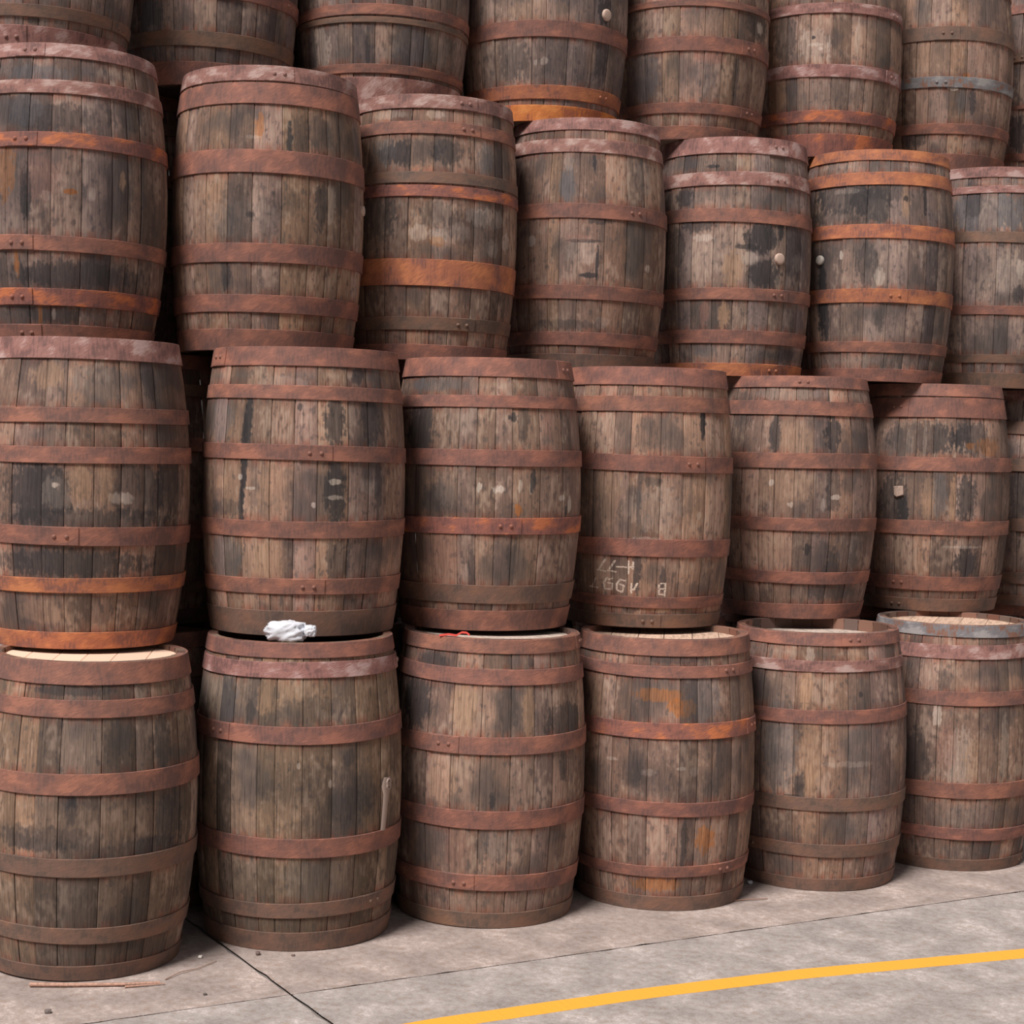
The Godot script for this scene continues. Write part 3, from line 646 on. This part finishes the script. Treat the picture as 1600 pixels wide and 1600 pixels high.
# A hoop: a riveted strap that follows the flare of the cask, with its lapped end.
func hoop(d: Dictionary, v0: float, v1: float, front: float, lap: float, strip: int) -> ArrayMesh:
	var s := Shape.new()
	var k := rng.randf_range(0.84, 1.0)
	s.tint = Color(k, k * rng.randf_range(0.96, 1.0), k * rng.randf_range(0.96, 1.0))
	var ph := rng.randf() * TAU
	var amp := rng.randf_range(0.0005, 0.0028)
	var skew := rng.randf_range(-0.0035, 0.0035)
	if v0 <= 0.0 or v1 >= 1.0:
		amp *= 0.3
		skew = 0.0
	band(s, d, v0, v1, front, 0.0, TAU, 72, 0.0015, 0.0032, ph, amp, skew, strip)
	band(s, d, v0 + 0.001, v1 - 0.001, front, lap - 0.16, lap + 0.16, 8, 0.0045, 0.0028, ph, amp, skew, strip)
	return s.mesh()


func band(s: Shape, d: Dictionary, v0: float, v1: float, front: float, a0: float, a1: float, n: int, off: float, thick: float, ph: float, amp: float, skew: float, strip: int) -> void:
	var prev := []
	var whole := a1 - a0 > 6.0
	for i in n + 1:
		var rel := lerpf(a0, a1, float(i) / n)
		var a := front + rel
		var out := Vector3(sin(a), 0, cos(a))
		var wob := amp * sin(rel + ph) + 0.35 * amp * sin(3.0 * rel + ph * 2.0) + skew * sin(rel)
		var w0 := maxf(v0 + wob, -0.0015)
		var w1 := minf(v1 + wob + 0.3 * amp * sin(2.0 * rel), 1.0015)
		var y0: float = d.h * (1.0 - w0)
		var y1: float = d.h * (1.0 - w1)
		var r0 := girth(d, clampf(w0, 0.0, 1.0)) + off
		var r1 := girth(d, clampf(w1, 0.0, 1.0)) + off
		var face_n := (out * (y0 - y1) + Vector3(0, r1 - r0, 0)).normalized()
		var u := 0.5 + rel / PI
		var e := 0.0015
		var t0 := (strip + 0.06) / 8.0
		var t1 := (strip + 0.94) / 8.0
		var now := [
			s.at(out * (r0 - 0.004) + Vector3(0, y0, 0), Vector3.UP, Vector2(u, t0)), s.at(out * (r0 + thick - 0.0008) + Vector3(0, y0, 0), Vector3.UP, Vector2(u, t0)),
			s.at(out * (r0 + thick - 0.0008) + Vector3(0, y0, 0), (face_n + Vector3.UP).normalized(), Vector2(u, t0)), s.at(out * (r0 + thick) + Vector3(0, y0 - e, 0), face_n, Vector2(u, t0)),
			s.at(out * (r1 + thick) + Vector3(0, y1 + e, 0), face_n, Vector2(u, t1)), s.at(out * (r1 + thick - 0.0008) + Vector3(0, y1, 0), (face_n + Vector3.DOWN).normalized(), Vector2(u, t1)),
			s.at(out * (r1 + thick - 0.0008) + Vector3(0, y1, 0), Vector3.DOWN, Vector2(u, t1)), s.at(out * (r1 - 0.004) + Vector3(0, y1, 0), Vector3.DOWN, Vector2(u, t1))]
		if prev:
			for q in [0, 2, 3, 4, 6]:
				s.quad(prev[q], now[q], now[q + 1], prev[q + 1])
		if not whole and (i == 0 or i == n):
			var side := Vector3(cos(a), 0, -sin(a)) * (-1.0 if i == 0 else 1.0)
			s.face([s.v[now[0]], s.v[now[2]], s.v[now[4]], s.v[now[7]]], side)
		prev = now


func lathe(profile: Array, n: int) -> ArrayMesh:   # profile: (radius, height) from the top down, turned about z
	var s := Shape.new()
	var rows := []
	for k in profile.size():
		var before: Vector2 = profile[maxi(k - 1, 0)]
		var after: Vector2 = profile[mini(k + 1, profile.size() - 1)]
		var t := (after - before).normalized()
		var line := []
		for i in n + 1:
			var a := TAU * i / n
			var flat := Vector3(cos(a), sin(a), 0)
			line.append(s.at(flat * profile[k].x + Vector3(0, 0, profile[k].y), (flat * -t.y + Vector3(0, 0, t.x)).normalized(), Vector2(float(i) / n, float(k) / profile.size()), Vector2(flat.x, flat.y) * profile[k].x * 3.0))
		rows.append(line)
	for k in profile.size() - 1:
		for i in n:
			s.quad(rows[k][i], rows[k][i + 1], rows[k + 1][i + 1], rows[k + 1][i])
	return s.mesh()


# A frame on the cask's skin: z out of it, y up along the stave.
func on_skin(d: Dictionary, a: float, v: float, out_by := 0.0) -> Transform3D:
	var out := Vector3(sin(a), 0, cos(a))
	var slope: float = (girth(d, v + 0.01) - girth(d, v - 0.01)) / (d.h * 0.02)
	var z := (out + Vector3(0, slope, 0)).normalized()
	var x := Vector3.UP.cross(z).normalized()
	return Transform3D(Basis(x, z.cross(x), z), out * (girth(d, v) + out_by) + Vector3(0, d.h * (1.0 - v), 0))


func head_boards(parent: Node3D, d: Dictionary, y: float, turn: float, mat: Material) -> void:
	var r: float = girth(d, 0.03) - 0.024
	var at := -r
	var n := 6
	for k in n:
		var w := 2.0 * r / n * rng.randf_range(0.88, 1.12)
		var x0 := at + 0.0012
		var x1 := minf(at + w, r) - 0.0012
		at += w
		if k == n - 1:
			x1 = r - 0.001
		if x1 - x0 < 0.01:
			continue
		var outline := PackedVector2Array()
		for i in 5:
			var x := lerpf(x0, x1, i / 4.0)
			outline.append(Vector2(x, sqrt(maxf(r * r - x * x, 0.0001))))
		for i in 5:
			var x := lerpf(x1, x0, i / 4.0)
			outline.append(Vector2(x, -sqrt(maxf(r * r - x * x, 0.0001))))
		var s := Shape.new()
		var g := rng.randf_range(0.84, 1.0)
		s.tint = Color(g, g * 0.985, g * 0.97)
		s.prism(outline, -0.02, 0.0, 0.0015, 1.2)
		var o := part("head_board", s.mesh(), mat, parent)
		o.position = Vector3(0, y, 0)
		o.rotation.y = turn


func build_cask(d: Dictionary, which: int) -> void:
	rng.seed = 1000 + which * 77
	var root := thing("oak_barrel", d.label, "barrel", "stacked oak barrels")
	root.position = Vector3(d.x, d.y, d.z)
	root.rotation.z = -d.lean
	var front := atan2(-d.x, -d.z)          # the side that faces the yard in front
	var edges := PackedFloat32Array()
	var widths := []
	var total := 0.0
	for j in HALF:
		widths.append(rng.randf_range(0.62, 1.35))
		total += widths[j]
	edges.append(0.0)
	for j in HALF:
		edges.append(edges[j] + widths[j] / total)
	edges[HALF] = 1.0
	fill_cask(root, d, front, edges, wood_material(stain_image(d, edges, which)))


func fill_cask(root: Node3D, d: Dictionary, front: float, edges: PackedFloat32Array, wood: Material) -> void:
	for half in 2:
		for j in HALF:
			var a0 := (edges[j] - 0.5 + half) * PI
			var a1 := (edges[j + 1] - 0.5 + half) * PI
			part("stave", stave(d, a0, a1, front, edges[j] + half, edges[j + 1] + half), wood, root)
	var lap: float = deg_to_rad(d.get("lap", rng.randf_range(70.0, 290.0)))
	for k in d.hoops.size():
		var hp: Array = d.hoops[k]
		var la := lap + rng.randf_range(-0.05, 0.05) + (0.0 if rng.randf() < 0.6 else rng.randf_range(1.2, 4.5))
		var h := part("hoop", hoop(d, hp[0], hp[1], front, la, rng.randi() % 8), rust_mats[hp[2]], root)
		for q in [-0.055, 0.055]:
			var v: float = clampf((hp[0] + hp[1]) * 0.5, 0.02, 0.98)
			var rv := part("rivet", rivet_mesh, rust_mats[hp[2]], h)
			rv.transform = on_skin(d, front + la + q, v, 0.0075)
	var recess: float = d.get("recess", 0.03)
	var mat: Material = head_mats[d.get("head", "plain")]
	head_boards(root, d, d.h - recess, rng.randf_range(-0.6, 0.6), mat)
	var s := Shape.new()
	var rim := PackedVector2Array()
	for i in 24:
		rim.append(Vector2(cos(TAU * i / 24), sin(TAU * i / 24)) * (girth(d, 0.97) - 0.025))
	s.prism(rim, 0.03, 0.05, 0.001)
	part("bottom_head", s.mesh(), head_mats["plain"], root)
	for bg in d.get("bung", []):
		var made: ArrayMesh
		if bg[3] == 2:      # hewn square plug
			var sq := Shape.new()
			sq.prism(PackedVector2Array([Vector2(-0.02, -0.017), Vector2(0.018, -0.02), Vector2(0.021, 0.016), Vector2(-0.008, 0.026), Vector2(-0.018, 0.018)]), -0.012, 0.006, 0.002)
			made = sq.mesh()
		else:
			made = lathe([Vector2(0.0, 0.008), Vector2(bg[2] * 0.6, 0.0078), Vector2(bg[2] * 0.9, 0.006), Vector2(bg[2], 0.003), Vector2(bg[2], -0.012)], 16)
		var o := part("bung", made, bung_material(bg[3]), root)
		o.set_meta("label", "pale wooden bung")
		o.transform = on_skin(d, front + deg_to_rad(bg[0]), bg[1], 0.002)
		if bg[3] == 2:
			o.transform = o.transform * Transform3D(Basis(Vector3.RIGHT, PI / 2.0))
	if d.has("hasp"):
		build_hasp(root, d, front)


func bung_material(kind: int) -> StandardMaterial3D:
	var m := plain(Color8(198, 172, 158) if kind != 1 else Color8(206, 198, 190), 0.7)
	m.albedo_texture = grain_tex
	return m


# Iron strap with a pierced, widened upper end, nailed upright to the cask's flank.
func build_hasp(root: Node3D, d: Dictionary, front: float) -> void:
	var a: float = front + deg_to_rad(d.hasp[0])
	var s := Shape.new()
	var steps := 12
	var prev := []
	for i in steps + 1:
		var f := float(i) / steps
		var v: float = lerpf(d.hasp[1], d.hasp[2], f)
		var t := on_skin(d, a - 0.05 * f, v, 0.006)
		var w := lerpf(0.012, 0.008, f)
		if f < 0.3:
			w = 0.012 + 0.011 * sin(PI * f / 0.3)
		var now := []
		for q in [-1.0, -0.75, 0.75, 1.0]:
			var high := 0.004 if absf(q) < 0.9 else -0.004
			now.append(s.at(t * Vector3(w * q, 0, high), (t.basis * Vector3(q * (1.0 if absf(q) > 0.9 else 0.3), 0, 0.7)).normalized(), Vector2(f, 0.1 * q)))
		if prev:
			for q in 3:
				s.quad(prev[q], now[q], now[q + 1], prev[q + 1])
		prev = now
	var o := part("iron_hasp", s.mesh(), iron, root)
	o.set_meta("label", "narrow iron hasp with a ringed end")
	for f in [0.04, 0.11]:
		var ring := TorusMesh.new()
		ring.inner_radius = 0.007
		ring.outer_radius = 0.013
		ring.rings = 16
		ring.ring_segments = 8
		var e := part("eyelet", ring, iron, o)
		e.transform = on_skin(d, a, lerpf(d.hasp[1], d.hasp[2], f + 0.06), 0.011) * Transform3D(Basis(Vector3.RIGHT, PI / 2.0))


# Casks of the next line, seen only as dark slivers through the gaps of the front line.
func build_back_casks() -> void:
	rng.seed = 4242
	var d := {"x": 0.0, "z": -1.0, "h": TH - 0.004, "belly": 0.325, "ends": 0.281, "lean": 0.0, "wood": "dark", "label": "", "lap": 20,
		"hoops": [[0.0, 0.055, "r"], [0.11, 0.155, "b"], [0.31, 0.36, "r"], [0.63, 0.68, "r"], [0.84, 0.885, "b"], [0.945, 1.0, "b"]], "stains": []}
	var edges := PackedFloat32Array()
	for j in HALF + 1:
		edges.append(float(j) / HALF)
	var wood := wood_material(stain_image(d, edges, 99))
	var made: Node3D = null
	for c in REAR:
		var o: Node3D
		if made == null:
			o = thing("rear_barrel", c[3], "barrel", "rear line of barrels")
			fill_cask(o, d, 0.0, edges, wood)
			made = o
		else:
			o = made.duplicate()
			o.name = numbered("rear_barrel")
			o.set_meta("label", c[3])
			add_child(o)
		o.position = Vector3(c[1], TH * c[0] + 0.0005 * c[0], c[2])
		o.rotation.y = 0.9 * c[1] + c[0]


# ------------------------------------------------------------------ yard
const ALONG := Vector2(0.883, -0.4695)     # the yard's joints: along the stack, and out from it
const AWAY := Vector2(0.52, 0.854)
const CROSSING := Vector2(-0.589, -4.627)


func concrete_image() -> Image:
	var n := 1024
	var b := PackedByteArray()
	b.resize(n * n * 3)
	for y in n:
		for x in n:
			var i := ((y & 511) * 512) + (x & 511)
			var big := noise_even[((y >> 1) * 512) + (x >> 1)] / 255.0
			var mid := noise_even[(((y * 3 + 200) & 511) * 512) + ((x * 3 + 90) & 511)] / 255.0
			var fn := noise_even[(((x * 11) & 511) * 512) + ((y * 11) & 511)] / 255.0
			var g := 0.90 + 0.22 * (big - 0.5) + 0.14 * (mid - 0.5) + 0.16 * (fn - 0.5)
			var pale := clampf((big * 0.6 + mid * 0.4 - 0.60) * 5.0, 0.0, 1.0) * clampf((fn - 0.4) * 3.0, 0.0, 1.0) * 0.12
			var rust := clampf((0.40 - mid) * 4.0, 0.0, 1.0) * fn
			var o := (y * n + x) * 3
			b[o] = int(clampf(174.0 * (g + pale), 0.0, 255.0))
			b[o + 1] = int(clampf(165.0 * (g + pale - 0.06 * rust), 0.0, 255.0))
			b[o + 2] = int(clampf(161.0 * (g + pale - 0.12 * rust), 0.0, 255.0))
	return Image.create_from_data(n, n, false, Image.FORMAT_RGB8, b)


func build_floor() -> void:
	var root := Node3D.new()
	root.name = "floor"
	root.set_meta("kind", "structure")
	add_child(root)
	var m := StandardMaterial3D.new()
	m.albedo_texture = ImageTexture.create_from_image(concrete_image())
	m.uv1_scale = Vector3(0.42, 0.42, 0.42)
	m.vertex_color_use_as_albedo = true
	m.roughness = 0.9
	m.heightmap_enabled = true
	m.heightmap_texture = m.albedo_texture
	m.heightmap_scale = 0.25
	var bed := Shape.new()
	bed.prism(PackedVector2Array([Vector2(-22, -26), Vector2(26, -26), Vector2(26, 16), Vector2(-22, 16)]), -0.5, -0.008, 0.001)
	part("joint_bed", bed.mesh(), plain(Color8(118, 110, 106), 0.95), root)
	rng.seed = 31
	for i in range(-3, 3):
		for k in range(-3, 2):
			var s := Shape.new()
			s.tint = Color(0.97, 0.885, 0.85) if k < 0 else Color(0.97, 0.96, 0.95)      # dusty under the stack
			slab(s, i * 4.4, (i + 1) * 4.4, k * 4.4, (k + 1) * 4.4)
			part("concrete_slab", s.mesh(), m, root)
	# the painted line
	var pts := [Vector2(-4.6, -1.88), Vector2(-2.2, -3.28), Vector2(-0.114, -4.44), Vector2(0.397, -4.695), Vector2(0.89, -4.91), Vector2(1.308, -5.056), Vector2(1.638, -5.171), Vector2(3.4, -5.83), Vector2(5.4, -6.6)]
	var line := Shape.new()
	var curve := Curve3D.new()
	for p in pts:
		curve.add_point(Vector3(p.x, 0, p.y))
	var prev := []
	var n := 240
	for i in n + 1:
		var f := float(i) / n * curve.get_baked_length()
		var p := curve.sample_baked(f, true)
		var q := curve.sample_baked(minf(f + 0.05, curve.get_baked_length()), true)
		var r := curve.sample_baked(maxf(f - 0.05, 0.0), true)
		var side := (q - r).normalized().cross(Vector3.UP)
		var w0 := 0.041 + rng.randf_range(-0.0012, 0.0012)
		var w1 := 0.041 + rng.randf_range(-0.0012, 0.0012)
		var now := []
		for e in [[-w0, 0.0003], [-w0 + 0.002, 0.0016], [w1 - 0.002, 0.0016], [w1, 0.0003]]:
			now.append(line.at(p + side * e[0] + Vector3(0, e[1], 0), Vector3.UP, Vector2(f, e[0])))
		if prev:
			for e in 3:
				line.quad(prev[e], now[e], now[e + 1], prev[e + 1])
		prev = now
	var yellow := plain(Color8(240, 166, 58), 0.6)
	yellow.heightmap_enabled = true
	yellow.heightmap_texture = grain_bump
	yellow.heightmap_scale = 0.05
	var o := part("yellow_line", line.mesh(), yellow, self)
	tag(o, "yellow painted line running across the concrete in front of the stack", "floor marking")


# One cast slab between its joints, in metres along and away from the crossing, with worn arrises.
func slab(s: Shape, a0: float, a1: float, b0: float, b1: float) -> void:
	var gap := 0.0032
	var corners := [[a0 + gap, b0 + gap], [a1 - gap, b0 + gap], [a1 - gap, b1 - gap], [a0 + gap, b1 - gap]]
	var ring := []
	for e in 4:
		var p: Array = corners[e]
		var q: Array = corners[(e + 1) % 4]
		var n := 90
		for i in n:
			var f := float(i) / n
			var jag := rng.randf_range(0.0, 0.0035) + (0.005 if rng.randf() < 0.08 else 0.0)
			if i == 0:
				jag = 0.0
			var inward := Vector2(p[1] - q[1], q[0] - p[0]).normalized()
			ring.append(Vector2(lerpf(p[0], q[0], f), lerpf(p[1], q[1], f)) + inward * jag)
	var place := func(c: Vector2, y: float) -> Vector3:
		var w: Vector2 = CROSSING + ALONG * c.x + AWAY * c.y
		return Vector3(w.x, y, w.y)
	var mid := Vector2((a0 + a1) * 0.5, (b0 + b1) * 0.5)
	var hub := s.at(place.call(mid, 0.0), Vector3.UP, mid)
	var top := []
	var low := []
	var foot := []
	for p in ring:
		var c: Vector2 = p
		var q: Vector2 = c + (mid - c).normalized() * 0.004
		var out := Vector3((c - mid).x, 0, (c - mid).y).normalized()
		top.append(s.at(place.call(q, 0.0), Vector3.UP, q))
		low.append(s.at(place.call(c, -0.003), Vector3.UP, c))
		foot.append(s.at(place.call(c, -0.012), Vector3.UP, c))
	for i in ring.size():
		var j := (i + 1) % ring.size()
		s.tri(hub, top[i], top[j])
		s.quad(top[i], top[j], low[j], low[i])
		s.quad(low[i], low[j], foot[j], foot[i])


# ------------------------------------------------------------------ litter
func crumpled(size: Vector3, lumps: float, s_seed: int, flat_under: bool) -> ArrayMesh:
	var f := FastNoiseLite.new()
	f.seed = s_seed
	f.frequency = lumps
	f.fractal_type = FastNoiseLite.FRACTAL_RIDGED
	f.fractal_octaves = 3
	var st := SurfaceTool.new()
	st.begin(Mesh.PRIMITIVE_TRIANGLES)
	var nu := 40
	var nv := 22
	for y in nv + 1:
		for x in nu + 1:
			var a := TAU * (x % nu) / nu
			var b := PI * y / nv
			var p := Vector3(sin(b) * cos(a), cos(b), sin(b) * sin(a))
			var box := p / maxf(maxf(absf(p.x), absf(p.y)), absf(p.z))
			p = p.lerp(box, 0.45)
			p *= 0.80 + 0.26 * f.get_noise_3dv(p * 10.0 + Vector3(5, 3, 1))
			p *= size * 0.5
			if flat_under:
				p.y = maxf(p.y, -size.y * 0.42)
			st.set_uv(Vector2(float(x) / nu, float(y) / nv))
			st.add_vertex(p)
	for y in nv:
		for x in nu:
			var i := y * (nu + 1) + x
			for k in [i, i + nu + 1, i + nu + 2, i, i + nu + 2, i + 1]:
				st.add_index(k)
	st.index()
	st.generate_normals()
	return st.commit()


func build_litter() -> void:
	rng.seed = 77
	var plastic := plain(Color(0.84, 0.85, 0.88), 0.25)
	plastic.backlight_enabled = true
	plastic.backlight = Color(0.35, 0.35, 0.36)
	var bag := thing("plastic_bag", "crumpled white plastic bag tucked on the rim beneath the black-dripped barrel", "bag")
	bag.position = Vector3(-0.672, 0.9415, -5.06)
	var b1 := part("bag_body", crumpled(Vector3(0.135, 0.07, 0.07), 0.11, 4, true), plastic, bag)
	b1.position = Vector3(-0.008, 0.031, 0)
	var b2 := part("bag_knot", crumpled(Vector3(0.042, 0.04, 0.04), 0.16, 8, true), plastic, bag)
	b2.position = Vector3(0.066, 0.034, 0.004)
	# red scrap
	var red := plain(Color8(226, 84, 74), 0.5)
	var scrap := Shape.new()
	ribbon(scrap, [Vector3(-0.05, 0.001, 0.006), Vector3(-0.02, 0.006, 0.012), Vector3(0.005, 0.003, 0.014), Vector3(0.022, 0.013, 0.010), Vector3(0.038, 0.012, 0.008), Vector3(0.048, 0.004, 0.004)], 0.018, 0.004)
	var so := part("plastic_scrap", scrap.mesh(), red, self)
	tag(so, "small red plastic scrap lying on the rim of a floor-row barrel", "litter")
	so.position = Vector3(-0.175, TH + 0.0145, -5.36)
	# stick
	var wood := plain(Color8(186, 146, 128), 0.8)
	wood.albedo_texture = grain_tex
	var stick := thing("wooden_stick", "thin split wooden lath lying at the foot of the leftmost floor barrel", "stick")
	stick.position = Vector3(-1.16, 0.0, -4.645)
	var ls := Shape.new()
	spar(ls, [Vector3(-0.165, 0.0075, 0.012), Vector3(-0.05, 0.007, 0.005), Vector3(0.09, 0.0065, -0.012), Vector3(0.19, 0.005, -0.038)], 0.0085, 0.005)
	part("lath", ls.mesh(), wood, stick)
	var ls2 := Shape.new()
	spar(ls2, [Vector3(0.10, 0.004, 0.002), Vector3(0.16, 0.005, -0.016), Vector3(0.205, 0.004, -0.034)], 0.004, 0.002)
	part("splinter", ls2.mesh(), wood, stick)
	# straw and splinters
	var straw := plain(Color8(150, 116, 100), 0.8)
	var items := [
		["twig", "thin curved straw on the concrete between the two leftmost floor barrels", [Vector3(-0.962, 0.003, -4.717), Vector3(-0.93, 0.006, -4.78), Vector3(-0.89, 0.004, -4.82), Vector3(-0.847, 0.003, -4.90)], 0.002],
		["twig", "pale splinter on the concrete right of the ochre-smeared floor barrel", [Vector3(0.80, 0.003, -5.70), Vector3(0.86, 0.006, -5.71), Vector3(0.92, 0.003, -5.735)], 0.003]]
	for it in items:
		var t := Shape.new()
		spar(t, it[2], it[3], it[3] * 0.6)
		var o := part(numbered(it[0]), t.mesh(), straw, self)
		tag(o, it[1], "twig")
	var stones := [
		[Vector2(-0.901, -4.931), 0.008, Color8(230, 222, 214), "tiny white pebble on the concrete right of the leftmost floor barrel"],
		[Vector2(-0.736, -4.975), 0.010, Color8(104, 88, 82), "larger dark crumb just in front of the hasp barrel's foot"],
		[Vector2(-0.629, -4.971), 0.006, Color8(112, 94, 88), "small dark crumb right of the larger one by the hasp barrel"],
		[Vector2(-0.826, -4.599), 0.006, Color8(96, 88, 84), "dark speck of grit left of the joint crossing"],
		[Vector2(-1.216, -4.425), 0.010, Color8(108, 98, 94), "flat grey chip of grit in front of the wooden stick"],
		[Vector2(0.887, -5.937), 0.011, Color8(216, 216, 220), "white crumb in the gap right of the ochre-smeared floor barrel"]]
	for s in stones:
		var o := part(numbered("pebble"), crumpled(Vector3(1.0, 0.6, 0.8) * s[1] * 2.0, 0.05, 3 + names["pebble"] if names.has("pebble") else 3, false), plain(s[2], 0.8), self)
		o.position = Vector3(s[0].x, s[1] * 0.5, s[0].y)
		o.rotation.y = rng.randf() * TAU
		tag(o, s[3], "pebble", "grit on the concrete")


func ribbon(s: Shape, pts: Array, width: float, thick: float) -> void:
	var prev := []
	for i in pts.size():
		var p: Vector3 = pts[i]
		var now := [s.at(p + Vector3(0, thick, -width * 0.5), Vector3.UP), s.at(p + Vector3(0, thick, width * 0.5), Vector3.UP), s.at(p + Vector3(0, thick, width * 0.5), Vector3.BACK), s.at(p + Vector3(0, -0.0005, width * 0.5), Vector3.BACK)]
		if prev:
			s.quad(prev[0], now[0], now[1], prev[1])
			s.quad(prev[2], now[2], now[3], prev[3])
		prev = now


# A rough six-sided bar along points, tapering from r0 to r1.
func spar(s: Shape, pts: Array, r0: float, r1: float) -> void:
	var prev := []
	for i in pts.size():
		var p: Vector3 = pts[i]
		var dir: Vector3 = (pts[mini(i + 1, pts.size() - 1)] - pts[maxi(i - 1, 0)]).normalized()
		var side := dir.cross(Vector3.UP).normalized()
		var up := side.cross(dir)
		var r := lerpf(r0, r1, float(i) / (pts.size() - 1))
		var now := []
		for k in 7:
			var a := TAU * k / 6.0
			var out := side * cos(a) + up * sin(a) * 0.7
			now.append(s.at(p + out * r, out.normalized(), Vector2(i * 0.2, k * 0.03)))
		if prev:
			for k in 6:
				s.quad(prev[k], now[k], now[k + 1], prev[k + 1])
		prev = now
	var ends := [[0, pts[1] - pts[0]], [pts.size() - 1, pts[pts.size() - 2] - pts[pts.size() - 1]]]
	for e in ends:
		var dir: Vector3 = -(e[1] as Vector3).normalized()
		var side := dir.cross(Vector3.UP).normalized()
		var up := side.cross(dir)
		var r := lerpf(r0, r1, float(e[0]) / (pts.size() - 1))
		var ring := []
		for k in 6:
			ring.append(pts[e[0]] + (side * cos(TAU * k / 6.0) + up * sin(TAU * k / 6.0) * 0.7) * r)
		s.face(ring, dir)
